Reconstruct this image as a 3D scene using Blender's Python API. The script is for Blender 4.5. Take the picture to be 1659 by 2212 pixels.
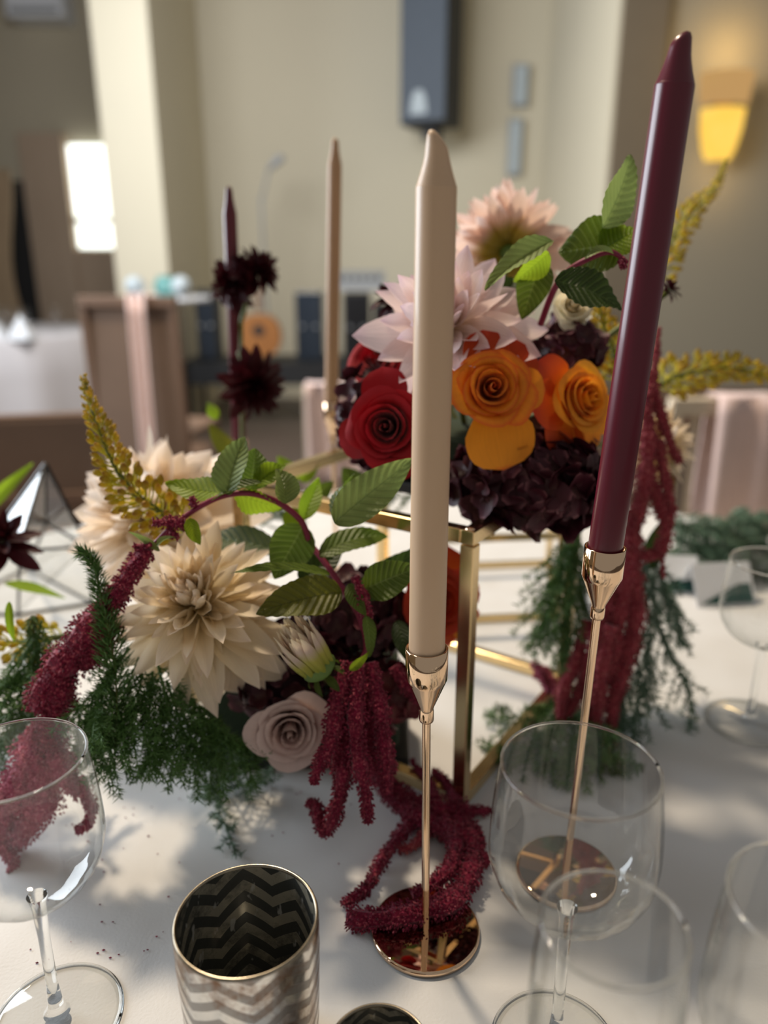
import bpy, math, random
import numpy as np
from mathutils import Vector, Matrix

for o in list(bpy.data.objects):
    bpy.data.objects.remove(o, do_unlink=True)
SC = bpy.context.scene
C = SC.collection
rng = np.random.default_rng(7)
random.seed(7)
PI = math.pi

# ------------------------------------------------------------------ camera
TABLE = 0.75                      # table top height
HC = 0.478                        # camera height above the table top
CAM = np.array([0.0, 0.0, TABLE + HC])
F = 1661.0
TH = math.radians(18.0)
FWD = np.array([0.0, math.cos(TH), -math.sin(TH)])
UPV = np.array([0.0, math.sin(TH), math.cos(TH)])
RGT = np.array([1.0, 0.0, 0.0])
cam_d = bpy.data.cameras.new('camera')
cam_d.sensor_fit = 'HORIZONTAL'
cam_d.sensor_width = 36.0
cam_d.lens = 36.0 * F / 1659.0
cam_d.clip_start = 0.01
cam_d.dof.use_dof = True
cam_d.dof.focus_distance = 0.515
cam_d.dof.aperture_fstop = 3.8
cam_d.dof.aperture_blades = 0
cam = bpy.data.objects.new('camera', cam_d)
C.objects.link(cam)
cam.location = CAM
cam.rotation_euler = (PI / 2 - TH, 0, 0)
SC.camera = cam

# ------------------------------------------------------------------ light
SC.view_settings.view_transform = 'Standard'
SC.view_settings.look = 'None'
SC.view_settings.gamma = 1.0
SC.view_settings.use_curve_mapping = False
SC.view_settings.exposure = 0.0
SC.cycles.max_bounces = 8
SC.cycles.transparent_max_bounces = 32
SC.cycles.caustics_reflective = False
SC.cycles.caustics_refractive = False
SC.cycles.sample_clamp_indirect = 4.0
world = bpy.data.worlds.new('world')
SC.world = world
world.use_nodes = True
bg = world.node_tree.nodes['Background']
bg.inputs[0].default_value = (1.0, 0.96, 0.9, 1)
bg.inputs[1].default_value = 0.25


def area_light(name, loc, target, sx, sy, power, col, shape='RECTANGLE'):
    d = bpy.data.lights.new(name, 'AREA')
    d.shape = shape
    d.size = sx
    if shape in ('RECTANGLE', 'ELLIPSE'):
        d.size_y = sy
    d.energy = power
    d.color = col
    o = bpy.data.objects.new(name, d)
    C.objects.link(o)
    o.location = loc
    v = Vector(target) - Vector(loc)
    o.rotation_euler = v.to_track_quat('-Z', 'Y').to_euler()
    return o


# tall daylight windows along the left of the hall, a warm spotlight under the hall's ceiling, and an added back-wall fill
area_light('window_daylight', (-3.9, 2.6, 2.2), (0.0, 0.9, 0.9), 3.2, 2.2, 250, (0.84, 0.92, 1.0))
area_light('ceiling_spot', (-0.90, 2.30, 4.2), (0.05, 0.7, 0.9), 0.32, 0.32, 122, (1.0, 0.82, 0.60), 'DISK')
area_light('back_wall_fill', (-1.3, 3.6, 2.9), (0.5, 7.3, 0.9), 1.6, 1.2, 84, (0.95, 0.97, 1.0))  # added area light in mid-hall brightening the back wall; no window stands there


# ------------------------------------------------------------------ picture rays to places
def ray(px, py):
    u = (px - 829.5) / F
    v = (1106.0 - py) / F
    return FWD + u * RGT + v * UPV


def W(px, py, d):
    return CAM + d * ray(px, py)


def Yp(px, py, y):
    r = ray(px, py)
    return CAM + r * (y / r[1])


def T(px, py, h=0.0):
    r = ray(px, py)
    return CAM + r * ((TABLE + h - CAM[2]) / r[2])


# ------------------------------------------------------------------ materials
def new_mat(name):
    m = bpy.data.materials.new(name)
    m.use_nodes = True
    nt = m.node_tree
    nt.nodes.clear()
    out = nt.nodes.new('ShaderNodeOutputMaterial')
    return m, nt, out


def N(nt, typ, **kw):
    n = nt.nodes.new(typ)
    for k, v in kw.items():
        if k.startswith('i_'):
            key = k[2:]
            key = int(key) if key.isdigit() else key.replace('_', ' ')
            n.inputs[key].default_value = v
        else:
            setattr(n, k, v)
    return n


def L(nt, a, b):
    nt.links.new(a, b)


def mth(nt, op, a, b=None, clamp=False):
    n = nt.nodes.new('ShaderNodeMath')
    n.operation = op
    n.use_clamp = clamp
    for i, x in enumerate((a, b)):
        if x is None:
            continue
        if isinstance(x, (int, float)):
            n.inputs[i].default_value = x
        else:
            nt.links.new(x, n.inputs[i])
    return n.outputs[0]


def mixc(nt, fac, a, b):
    n = nt.nodes.new('ShaderNodeMix')
    n.data_type = 'RGBA'
    for i, x in ((0, fac), (6, a), (7, b)):
        if isinstance(x, (int, float)):
            n.inputs[i].default_value = x
        elif isinstance(x, tuple):
            n.inputs[i].default_value = (*x, 1) if len(x) == 3 else x
        else:
            nt.links.new(x, n.inputs[i])
    return n.outputs[2]


def ramp(nt, fac, stops, mode='LINEAR'):
    n = nt.nodes.new('ShaderNodeValToRGB')
    cr = n.color_ramp
    cr.interpolation = mode
    while len(cr.elements) < len(stops):
        cr.elements.new(0.5)
    for e, (p, c) in zip(cr.elements, stops):
        e.position = p
        e.color = (*c, 1)
    nt.links.new(fac, n.inputs[0])
    return n.outputs[0]


def s2l(r, g, b):
    def f(c):
        c /= 255.0
        return c / 12.92 if c <= 0.04045 else ((c + 0.055) / 1.055) ** 2.4
    return (f(r), f(g), f(b))


def simple(name, col, rough=0.5, metal=0.0, var=0.12, scale=8.0, bump=0.0, bscale=60.0, coat=0.0, spec=0.5, emit=None, es=0.0, sheen=0.0):
    m, nt, out = new_mat(name)
    p = N(nt, 'ShaderNodeBsdfPrincipled', i_Roughness=rough, i_Metallic=metal)
    p.inputs['Coat Weight'].default_value = coat
    p.inputs['Specular IOR Level'].default_value = spec
    p.inputs['Sheen Weight'].default_value = sheen
    tc = N(nt, 'ShaderNodeTexCoord')
    nz = N(nt, 'ShaderNodeTexNoise', i_Scale=scale, i_Detail=4.0)
    L(nt, tc.outputs['Object'], nz.inputs['Vector'])
    c2 = tuple(max(0.0, c * (1 - var)) for c in col)
    c3 = tuple(min(1.0, c * (1 + var)) for c in col)
    L(nt, mixc(nt, nz.outputs['Fac'], c2, c3), p.inputs['Base Color'])
    if bump:
        b = N(nt, 'ShaderNodeTexNoise', i_Scale=bscale, i_Detail=3.0)
        L(nt, tc.outputs['Object'], b.inputs['Vector'])
        bp = N(nt, 'ShaderNodeBump', i_Strength=bump, i_Distance=0.002)
        L(nt, b.outputs['Fac'], bp.inputs['Height'])
        L(nt, bp.outputs[0], p.inputs['Normal'])
    if emit:
        p.inputs['Emission Color'].default_value = (*emit, 1)
        p.inputs['Emission Strength'].default_value = es
    L(nt, p.outputs[0], out.inputs[0])
    return m


def petal_mat(name, stops, trans=0.35, rough=0.55, vein=0.12, sheen=0.1, spec=0.3, rand=0.1):
    m, nt, out = new_mat(name)
    uv = N(nt, 'ShaderNodeUVMap')
    sep = N(nt, 'ShaderNodeSeparateXYZ')
    L(nt, uv.outputs[0], sep.inputs[0])
    col = ramp(nt, sep.outputs[1], stops)
    mp = N(nt, 'ShaderNodeMapping')
    mp.inputs['Scale'].default_value = (26, 1.6, 1)
    L(nt, uv.outputs[0], mp.inputs[0])
    nz = N(nt, 'ShaderNodeTexNoise', i_Scale=1.0, i_Detail=3.0)
    L(nt, mp.outputs[0], nz.inputs['Vector'])
    oi = N(nt, 'ShaderNodeObjectInfo')
    f = mth(nt, 'MULTIPLY', mth(nt, 'SUBTRACT', nz.outputs['Fac'], 0.5), vein * 3)
    g = mth(nt, 'MULTIPLY', mth(nt, 'SUBTRACT', oi.outputs['Random'], 0.5), rand * 2)
    k = mth(nt, 'ADD', mth(nt, 'ADD', 1.0, f), g)
    vm = N(nt, 'ShaderNodeVectorMath', operation='SCALE')
    L(nt, col, vm.inputs[0])
    L(nt, k, vm.inputs['Scale'])
    p = N(nt, 'ShaderNodeBsdfPrincipled', i_Roughness=rough)
    p.inputs['Sheen Weight'].default_value = sheen
    p.inputs['Specular IOR Level'].default_value = spec
    L(nt, vm.outputs[0], p.inputs['Base Color'])
    bp = N(nt, 'ShaderNodeBump', i_Strength=0.25, i_Distance=0.0006)
    L(nt, nz.outputs['Fac'], bp.inputs['Height'])
    L(nt, bp.outputs[0], p.inputs['Normal'])
    t = N(nt, 'ShaderNodeBsdfTranslucent')
    L(nt, vm.outputs[0], t.inputs['Color'])
    mx = N(nt, 'ShaderNodeMixShader', i_0=trans)
    L(nt, p.outputs[0], mx.inputs[1])
    L(nt, t.outputs[0], mx.inputs[2])
    L(nt, mx.outputs[0], out.inputs[0])
    return m


def leaf_mat(name, dark, light, vein, trans=0.4, rough=0.42):
    m, nt, out = new_mat(name)
    uv = N(nt, 'ShaderNodeUVMap')
    sep = N(nt, 'ShaderNodeSeparateXYZ')
    L(nt, uv.outputs[0], sep.inputs[0])
    a = mth(nt, 'MULTIPLY', mth(nt, 'ABSOLUTE', mth(nt, 'SUBTRACT', sep.outputs[0], 0.5)), 2.0)
    ph = mth(nt, 'MULTIPLY', mth(nt, 'SUBTRACT', sep.outputs[1], mth(nt, 'MULTIPLY', a, 0.2)), 2 * PI * 10)
    c = mth(nt, 'COSINE', ph)
    ve = mth(nt, 'POWER', mth(nt, 'MAXIMUM', c, 0.0), 10.0)
    mid = mth(nt, 'LESS_THAN', a, 0.035)
    ve = mth(nt, 'MAXIMUM', ve, mid)
    tc = N(nt, 'ShaderNodeTexCoord')
    nz = N(nt, 'ShaderNodeTexNoise', i_Scale=60.0, i_Detail=4.0)
    L(nt, tc.outputs['Object'], nz.inputs['Vector'])
    base = mixc(nt, nz.outputs['Fac'], dark, light)
    col = mixc(nt, mth(nt, 'MULTIPLY', ve, 0.8), base, vein)
    p = N(nt, 'ShaderNodeBsdfPrincipled', i_Roughness=rough)
    L(nt, col, p.inputs['Base Color'])
    bp = N(nt, 'ShaderNodeBump', i_Strength=0.9, i_Distance=0.0014)
    n2 = N(nt, 'ShaderNodeTexNoise', i_Scale=900.0, i_Detail=2.0)
    L(nt, tc.outputs['Object'], n2.inputs['Vector'])
    hgt = mth(nt, 'ADD', mth(nt, 'MULTIPLY', c, -0.5), mth(nt, 'MULTIPLY', n2.outputs['Fac'], 0.5))
    L(nt, hgt, bp.inputs['Height'])
    L(nt, bp.outputs[0], p.inputs['Normal'])
    t = N(nt, 'ShaderNodeBsdfTranslucent')
    L(nt, mixc(nt, 0.5, col, light), t.inputs['Color'])
    mx = N(nt, 'ShaderNodeMixShader', i_0=trans)
    L(nt, p.outputs[0], mx.inputs[1])
    L(nt, t.outputs[0], mx.inputs[2])
    L(nt, mx.outputs[0], out.inputs[0])
    return m


def thin_glass(name, tint=(0.985, 0.99, 0.985), edge=(0.62, 0.66, 0.66), refl=0.75):
    m, nt, out = new_mat(name)
    lw = N(nt, 'ShaderNodeLayerWeight', i_Blend=0.5)
    f4 = mth(nt, 'POWER', lw.outputs['Facing'], 3.5)
    tr = N(nt, 'ShaderNodeBsdfTransparent')
    L(nt, mixc(nt, f4, tint, edge), tr.inputs[0])
    gl = N(nt, 'ShaderNodeBsdfGlossy', i_Roughness=0.03)
    fac = mth(nt, 'ADD', 0.06, mth(nt, 'MULTIPLY', f4, refl), True)
    mx = N(nt, 'ShaderNodeMixShader')
    L(nt, fac, mx.inputs[0])
    L(nt, tr.outputs[0], mx.inputs[1])
    L(nt, gl.outputs[0], mx.inputs[2])
    L(nt, mx.outputs[0], out.inputs[0])
    return m


def solid_glass(name):
    m, nt, out = new_mat(name)
    p = N(nt, 'ShaderNodeBsdfPrincipled', i_Roughness=0.0, i_IOR=1.45)
    p.inputs['Base Color'].default_value = (0.98, 0.99, 0.985, 1)
    p.inputs['Transmission Weight'].default_value = 1.0
    L(nt, p.outputs[0], out.inputs[0])
    return m


def cloth_mat():
    m, nt, out = new_mat('white_linen')
    tc = N(nt, 'ShaderNodeTexCoord')
    p = N(nt, 'ShaderNodeBsdfPrincipled', i_Roughness=0.85)
    p.inputs['Sheen Weight'].default_value = 0.2
    n1 = N(nt, 'ShaderNodeTexNoise', i_Scale=9.0, i_Detail=3.0)
    n2 = N(nt, 'ShaderNodeTexNoise', i_Scale=420.0, i_Detail=3.0)
    n3 = N(nt, 'ShaderNodeTexNoise', i_Scale=5.0, i_Detail=2.0)
    for n in (n1, n2, n3):
        L(nt, tc.outputs['Object'], n.inputs['Vector'])
    L(nt, mixc(nt, n1.outputs['Fac'], (0.71, 0.705, 0.70), (0.76, 0.755, 0.75)), p.inputs['Base Color'])
    b1 = N(nt, 'ShaderNodeBump', i_Strength=0.35, i_Distance=0.0006)
    L(nt, n2.outputs['Fac'], b1.inputs['Height'])
    b2 = N(nt, 'ShaderNodeBump', i_Strength=0.8, i_Distance=0.02)
    L(nt, n3.outputs['Fac'], b2.inputs['Height'])
    L(nt, b1.outputs[0], b2.inputs['Normal'])
    L(nt, b2.outputs[0], p.inputs['Normal'])
    L(nt, p.outputs[0], out.inputs[0])
    return m


def chevron_mat(name, band_a, band_b, patina, rough_a, rough_b, metal, nu, kv, pat_amt, fleck=0.0):
    """zigzag bands around a cylinder with worn patches"""
    m, nt, out = new_mat(name)
    uv = N(nt, 'ShaderNodeUVMap')
    sep = N(nt, 'ShaderNodeSeparateXYZ')
    L(nt, uv.outputs[0], sep.inputs[0])
    tri = mth(nt, 'ABSOLUTE', mth(nt, 'SUBTRACT', mth(nt, 'FRACT', mth(nt, 'MULTIPLY', sep.outputs[0], nu)), 0.5))
    ph = mth(nt, 'FRACT', mth(nt, 'ADD', mth(nt, 'MULTIPLY', sep.outputs[1], kv), mth(nt, 'MULTIPLY', tri, 1.6)))
    tc = N(nt, 'ShaderNodeTexCoord')
    nz = N(nt, 'ShaderNodeTexNoise', i_Scale=38.0, i_Detail=6.0, i_Roughness=0.7)
    L(nt, tc.outputs['Object'], nz.inputs['Vector'])
    band = mth(nt, 'GREATER_THAN', mth(nt, 'ADD', ph, mth(nt, 'MULTIPLY', mth(nt, 'SUBTRACT', nz.outputs['Fac'], 0.5), 0.12)), 0.5)
    col = mixc(nt, band, band_a, band_b)
    n2 = N(nt, 'ShaderNodeTexNoise', i_Scale=17.0, i_Detail=7.0, i_Roughness=0.75)
    L(nt, tc.outputs['Object'], n2.inputs['Vector'])
    pat = ramp(nt, n2.outputs['Fac'], [(0.45, (0, 0, 0)), (0.58, (1, 1, 1))])
    col = mixc(nt, mth(nt, 'MULTIPLY', pat, pat_amt), col, patina)
    mp = N(nt, 'ShaderNodeMapping')
    mp.inputs['Scale'].default_value = (150, 150, 60)
    L(nt, tc.outputs['Object'], mp.inputs[0])
    n3 = N(nt, 'ShaderNodeTexNoise', i_Scale=1.0, i_Detail=2.0)
    L(nt, mp.outputs[0], n3.inputs['Vector'])
    fl = ramp(nt, n3.outputs['Fac'], [(0.64, (0, 0, 0)), (0.70, (1, 1, 1))])
    col = mixc(nt, mth(nt, 'MULTIPLY', fl, fleck), col, (0.55, 0.55, 0.52))
    p = N(nt, 'ShaderNodeBsdfPrincipled', i_Metallic=metal)
    L(nt, col, p.inputs['Base Color'])
    rr = mth(nt, 'ADD', rough_a, mth(nt, 'MULTIPLY', band, rough_b - rough_a))
    L(nt, rr, p.inputs['Roughness'])
    bp = N(nt, 'ShaderNodeBump', i_Strength=0.4, i_Distance=0.0006)
    L(nt, mth(nt, 'ADD', band, nz.outputs['Fac']), bp.inputs['Height'])
    L(nt, bp.outputs[0], p.inputs['Normal'])
    L(nt, p.outputs[0], out.inputs[0])
    return m


def tassel_mat(name, a, b, c):
    m, nt, out = new_mat(name)
    tc = N(nt, 'ShaderNodeTexCoord')
    nz = N(nt, 'ShaderNodeTexNoise', i_Scale=420.0, i_Detail=2.0)
    n2 = N(nt, 'ShaderNodeTexNoise', i_Scale=40.0, i_Detail=2.0)
    L(nt, tc.outputs['Object'], nz.inputs['Vector'])
    L(nt, tc.outputs['Object'], n2.inputs['Vector'])
    col = ramp(nt, nz.outputs['Fac'], [(0.3, a), (0.56, b), (0.72, c)])
    col = mixc(nt, mth(nt, 'MULTIPLY', n2.outputs['Fac'], 0.5), col, a)
    p = N(nt, 'ShaderNodeBsdfPrincipled', i_Roughness=0.75)
    p.inputs['Sheen Weight'].default_value = 0.25
    p.inputs['Specular IOR Level'].default_value = 0.2
    L(nt, col, p.inputs['Base Color'])
    L(nt, p.outputs[0], out.inputs[0])
    return m


def wood_mat(name, a, b):
    m, nt, out = new_mat(name)
    tc = N(nt, 'ShaderNodeTexCoord')
    mp = N(nt, 'ShaderNodeMapping')
    mp.inputs['Scale'].default_value = (14, 14, 1.2)
    L(nt, tc.outputs['Object'], mp.inputs[0])
    nz = N(nt, 'ShaderNodeTexNoise', i_Scale=2.0, i_Detail=5.0)
    L(nt, mp.outputs[0], nz.inputs['Vector'])
    p = N(nt, 'ShaderNodeBsdfPrincipled', i_Roughness=0.5)
    L(nt, mixc(nt, nz.outputs['Fac'], a, b), p.inputs['Base Color'])
    L(nt, p.outputs[0], out.inputs[0])
    return m


def emit_mat(name, col, s, col2=None):
    m, nt, out = new_mat(name)
    e = N(nt, 'ShaderNodeEmission', i_Strength=s)
    tc = N(nt, 'ShaderNodeTexCoord')
    sep = N(nt, 'ShaderNodeSeparateXYZ')
    L(nt, tc.outputs['Object'], sep.inputs[0])
    nz = N(nt, 'ShaderNodeTexNoise', i_Scale=6.0)
    L(nt, tc.outputs['Object'], nz.inputs['Vector'])
    L(nt, mixc(nt, nz.outputs['Fac'], col, col2 or col), e.inputs[0])
    L(nt, e.outputs[0], out.inputs[0])
    return m


M = {}
M['cloth'] = cloth_mat()
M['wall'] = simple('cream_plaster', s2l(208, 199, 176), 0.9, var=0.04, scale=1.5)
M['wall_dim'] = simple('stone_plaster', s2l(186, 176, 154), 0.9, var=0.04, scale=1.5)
M['wall_shade'] = simple('shaded_cream_plaster', s2l(150, 142, 124), 0.9, var=0.04, scale=1.5)  # the right wall's shade is put into a darker plaster colour
M['timber'] = wood_mat('ceiling_timber', s2l(92, 74, 58), s2l(70, 56, 44))
M['strip'] = simple('dark_trim', s2l(112, 100, 82), 0.8, var=0.05)
M['floor'] = wood_mat('dark_floor', s2l(92, 78, 68), s2l(70, 58, 50))
M['gold'] = simple('polished_gold', (0.86, 0.62, 0.42), 0.07, 1.0, var=0.03)
M['brass'] = simple('brushed_brass', (0.80, 0.61, 0.33), 0.2, 1.0, var=0.08, scale=30)
M['gold_mirror'] = simple('mirror_gold', (0.80, 0.58, 0.40), 0.015, 1.0, var=0.02)
M['wax_cream'] = simple('beige_wax', s2l(216, 182, 148), 0.42, var=0.02, spec=0.5, coat=0.15)
M['wax_burg'] = simple('burgundy_wax', s2l(92, 12, 34), 0.3, var=0.08, spec=0.5, coat=0.12)
M['wax_tan'] = simple('tan_wax', s2l(190, 150, 112), 0.45, var=0.03)
M['glass'] = thin_glass('clear_thin_glass')
M['glass_solid'] = solid_glass('clear_solid_glass')
M['cream_petal'] = petal_mat('cream_petal', [(0.0, s2l(230, 206, 140)), (0.3, s2l(246, 230, 192)), (0.75, s2l(248, 232, 206)), (1.0, s2l(248, 230, 212))], 0.34)
M['blush_petal'] = petal_mat('blush_petal', [(0.0, s2l(236, 216, 160)), (0.35, s2l(248, 234, 210)), (1.0, s2l(250, 238, 228))], 0.42)
M['pink_petal'] = petal_mat('pink_petal', [(0.0, s2l(244, 224, 196)), (0.4, s2l(248, 230, 224)), (0.8, s2l(246, 226, 224)), (1.0, s2l(236, 208, 220))], 0.36, vein=0.2)
M['back_petal'] = petal_mat('back_petal', [(0.0, s2l(140, 124, 16)), (0.30, s2l(190, 164, 60)), (0.52, s2l(238, 208, 190)), (1.0, s2l(248, 226, 220))], 0.45)
M['bud_petal'] = petal_mat('bud_petal', [(0.0, s2l(150, 160, 40)), (0.45, s2l(196, 190, 90)), (0.7, s2l(226, 204, 190)), (1.0, s2l(238, 226, 196))], 0.3)
M['dark_petal'] = petal_mat('dark_petal', [(0.0, s2l(48, 6, 12)), (1.0, s2l(62, 6, 18))], 0.15, 0.5, sheen=0.0)
M['orange_petal'] = petal_mat('orange_petal', [(0.0, s2l(240, 158, 24)), (0.55, s2l(242, 152, 36)), (0.92, s2l(242, 150, 40)), (1.0, s2l(232, 110, 40))], 0.3, vein=0.08)
M['yellow_petal'] = petal_mat('yellow_petal', [(0.0, s2l(246, 180, 20)), (0.7, s2l(248, 172, 30)), (1.0, s2l(246, 160, 40))], 0.3, vein=0.08)
M['flame_petal'] = petal_mat('flame_petal', [(0.0, s2l(226, 140, 20)), (0.5, s2l(214, 88, 26)), (1.0, s2l(200, 60, 34))], 0.3, vein=0.1)
M['red_petal'] = petal_mat('red_petal', [(0.0, s2l(120, 4, 14)), (0.8, s2l(158, 6, 20)), (1.0, s2l(176, 20, 34))], 0.16, 0.6, vein=0.06, sheen=0.15)
M['mauve_petal'] = petal_mat('mauve_petal', [(0.0, s2l(196, 150, 130)), (0.5, s2l(214, 184, 176)), (1.0, s2l(222, 198, 190))], 0.22, vein=0.06)
M['ivory_petal'] = petal_mat('ivory_petal', [(0.0, s2l(230, 220, 170)), (1.0, s2l(250, 240, 214))], 0.35)
M['hyd'] = petal_mat('hydrangea_petal', [(0.0, s2l(78, 50, 50)), (0.35, s2l(58, 16, 28)), (0.85, s2l(70, 26, 38)), (1.0, s2l(122, 76, 82))], 0.1, 0.5, sheen=0.0, rand=0.4)
M['hyd_brown'] = petal_mat('hydrangea_brown', [(0.0, s2l(120, 70, 66)), (0.5, s2l(96, 24, 36)), (1.0, s2l(110, 44, 50))], 0.15, 0.5, rand=0.35)
M['leaf'] = leaf_mat('green_leaf', s2l(72, 92, 26), s2l(112, 136, 44), s2l(140, 158, 84))
M['leaf_pale'] = leaf_mat('pale_leaf', s2l(116, 136, 66), s2l(150, 166, 92), s2l(96, 112, 54))
M['leaf_bright'] = leaf_mat('bright_leaf', s2l(126, 156, 30), s2l(158, 186, 46), s2l(90, 120, 30), 0.6)
M['leaf_olive'] = leaf_mat('olive_leaf', s2l(92, 96, 22), s2l(124, 126, 36), s2l(70, 76, 20))
M['leaf_dark'] = leaf_mat('dark_leaf', s2l(44, 64, 22), s2l(66, 88, 30), s2l(90, 108, 56))
M['sepal'] = simple('sepal_green', s2l(92, 120, 50), 0.5, var=0.2, scale=90)
M['stem_green'] = simple('stem_green', s2l(96, 104, 44), 0.5, var=0.15, scale=60)
M['stem_magenta'] = simple('stem_magenta', s2l(128, 24, 62), 0.45, var=0.25, scale=60)
M['tassel'] = tassel_mat('amaranth', s2l(92, 6, 34), s2l(146, 16, 60), s2l(206, 104, 112))
M['tassel_pale'] = tassel_mat('amaranth_pale', s2l(150, 48, 80), s2l(186, 84, 110), s2l(226, 158, 164))
M['tassel_red'] = tassel_mat('amaranth_red', s2l(132, 36, 50), s2l(162, 58, 70), s2l(210, 132, 118))
M['fern'] = simple('fern_green', s2l(78, 114, 52), 0.6, var=0.4, scale=25)
M['fern_grey'] = simple('fern_grey', s2l(96, 122, 98), 0.6, var=0.3, scale=25)
M['erem_bud'] = petal_mat('foxtail_bud', [(0.0, s2l(212, 208, 56)), (0.45, s2l(222, 212, 66)), (0.8, s2l(212, 182, 60)), (1.0, s2l(164, 112, 44))], 0.42, 0.4, vein=0.2, rand=0.25)
M['foam'] = simple('floral_foam', s2l(36, 52, 34), 0.9, var=0.2, scale=60)
M['silver_out'] = chevron_mat('mercury_glass_outside', (0.80, 0.77, 0.72), (0.34, 0.32, 0.30), s2l(120, 82, 48), 0.16, 0.36, 0.8, 3.5, 8, 0.9, 0.35)
M['silver_in'] = chevron_mat('mercury_glass_inside', (0.40, 0.37, 0.29), (0.075, 0.078, 0.072), (0.06, 0.062, 0.058), 0.12, 0.25, 0.25, 3.5, 8, 0.85, 0.8)
M['rim_gold'] = simple('worn_gilt_rim', (0.30, 0.26, 0.20), 0.25, 1.0, var=0.6, scale=90)
M['black'] = simple('matt_black', (0.012, 0.012, 0.013), 0.6)
M['black_metal'] = simple('black_metal', (0.02, 0.02, 0.022), 0.4, 0.6)
M['grille'] = simple('speaker_grille', s2l(84, 92, 102), 0.7, var=0.1, scale=20, bump=0.3, bscale=400)  # blue-grey of light from the left put into the grille colour
M['badge'] = simple('pale_badge', s2l(176, 186, 190), 0.5)
M['grey_paint'] = simple('grey_box', s2l(150, 152, 154), 0.6)
M['chair_wood'] = wood_mat('chair_wood', s2l(132, 104, 84), s2l(108, 84, 68))
M['chair_lime'] = wood_mat('limed_wood', s2l(222, 208, 186), s2l(196, 180, 156))
M['sash'] = simple('pink_sash', s2l(226, 200, 194), 0.8, var=0.08, scale=20, sheen=0.3)
M['far_cloth'] = simple('far_table_cloth', s2l(206, 202, 204), 0.9, var=0.05, scale=6)
M['brown_cloth'] = simple('brown_cover', s2l(120, 98, 82), 0.85, var=0.12, scale=10)
M['teal'] = simple('teal_glaze', s2l(96, 150, 146), 0.3)
M['green_card'] = simple('green_card', s2l(20, 66, 60), 0.7)
M['white_card'] = simple('white_card', s2l(226, 228, 232), 0.8, var=0.03)
M['guitar'] = wood_mat('guitar_wood', s2l(176, 116, 58), s2l(140, 88, 44))
M['curtain'] = simple('tan_curtain', s2l(176, 152, 122), 0.9, var=0.1, scale=8)
M['door_frame'] = wood_mat('door_frame', s2l(190, 168, 146), s2l(170, 148, 126))
M['daylight'] = emit_mat('daylight_pane', (0.9, 1.0, 0.85), 2.6, (1.0, 1.0, 1.0))
M['lamp_amber'] = emit_mat('amber_lamp_glow', s2l(255, 196, 70), 1.15, s2l(255, 214, 110))
M['lamp_peach'] = emit_mat('peach_lamp_glow', s2l(240, 190, 120), 0.62, s2l(236, 184, 120))
M['screen'] = simple('dark_screen', s2l(40, 48, 58), 0.2)


# ------------------------------------------------------------------ mesh helpers
def mesh(name, verts, faces, mat, uvs=None, smooth=True):
    me = bpy.data.meshes.new(name)
    me.from_pydata([tuple(v) for v in verts], [], [tuple(f) for f in faces])
    if uvs is not None:
        ul = me.uv_layers.new(name='UVMap')
        li = np.zeros(len(me.loops), dtype=np.int32)
        me.loops.foreach_get('vertex_index', li)
        ul.data.foreach_set('uv', np.asarray(uvs, dtype=np.float32)[li].ravel())
    if smooth:
        me.polygons.foreach_set('use_smooth', [True] * len(me.polygons))
    me.materials.append(M[mat])
    me.update()
    return me


def obj(name, me, parent=None, mat4=None):
    o = bpy.data.objects.new(name, me)
    C.objects.link(o)
    if parent is not None:
        o.parent = parent
    if mat4 is not None:
        o.matrix_basis = mat4
    return o


def tag(o, label=None, cat=None, group=None, kind=None):
    if label:
        o['label'] = label
    if cat:
        o['category'] = cat
    if group:
        o['group'] = group
    if kind:
        o['kind'] = kind
    return o


def thing(name, loc, label, cat, axis=None, roll=0.0, group=None):
    o = bpy.data.objects.new(name, None)
    C.objects.link(o)
    m = Matrix.Translation(Vector(loc))
    if axis is not None:
        m = m @ frame(axis, roll).to_4x4()
    o.matrix_world = m
    o.empty_display_size = 0.02
    return tag(o, label, cat, group)


def frame(axis, roll=0.0):
    z = Vector(axis).normalized()
    h = Vector((0, 0, 1)) if abs(z.z) < 0.95 else Vector((0, 1, 0))
    x = h.cross(z).normalized()
    y = z.cross(x)
    m = Matrix((x, y, z)).transposed()
    return m @ Matrix.Rotation(roll, 3, 'Z')


def grid_faces(nu, nv, off=0, closed=False):
    """nu columns (around), nv rows (along)"""
    f = []
    for j in range(nv - 1):
        for i in range(nu - (0 if closed else 1)):
            a = off + j * nu + i
            b = off + j * nu + (i + 1) % nu
            f.append((a, b, b + nu, a + nu))
    return f


def lathe(prof, n=48, uv=True, cap0=False, cap1=False):
    prof = np.asarray(prof, float)
    a = np.linspace(0, 2 * PI, n, endpoint=False)
    v, uvs = [], []
    tot = np.concatenate([[0], np.cumsum(np.linalg.norm(np.diff(prof, axis=0), axis=1))])
    tot = tot / tot[-1]
    for (r, z), t in zip(prof, tot):
        for k in range(n):
            v.append((r * math.cos(a[k]), r * math.sin(a[k]), z))
            uvs.append((abs(k / n * 2 - 1) , t))
    f = grid_faces(n, len(prof), closed=True)
    if cap0:
        f.append(tuple(range(n))[::-1])
    if cap1:
        f.append(tuple(range((len(prof) - 1) * n, len(prof) * n)))
    return v, f, uvs


def lathe_obj(name, prof, mat, parent, n=48, cap0=False, cap1=False, mat4=None):
    v, f, u = lathe(prof, n, cap0=cap0, cap1=cap1)
    return obj(name, mesh(name, v, f, mat, u), parent, mat4)


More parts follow.
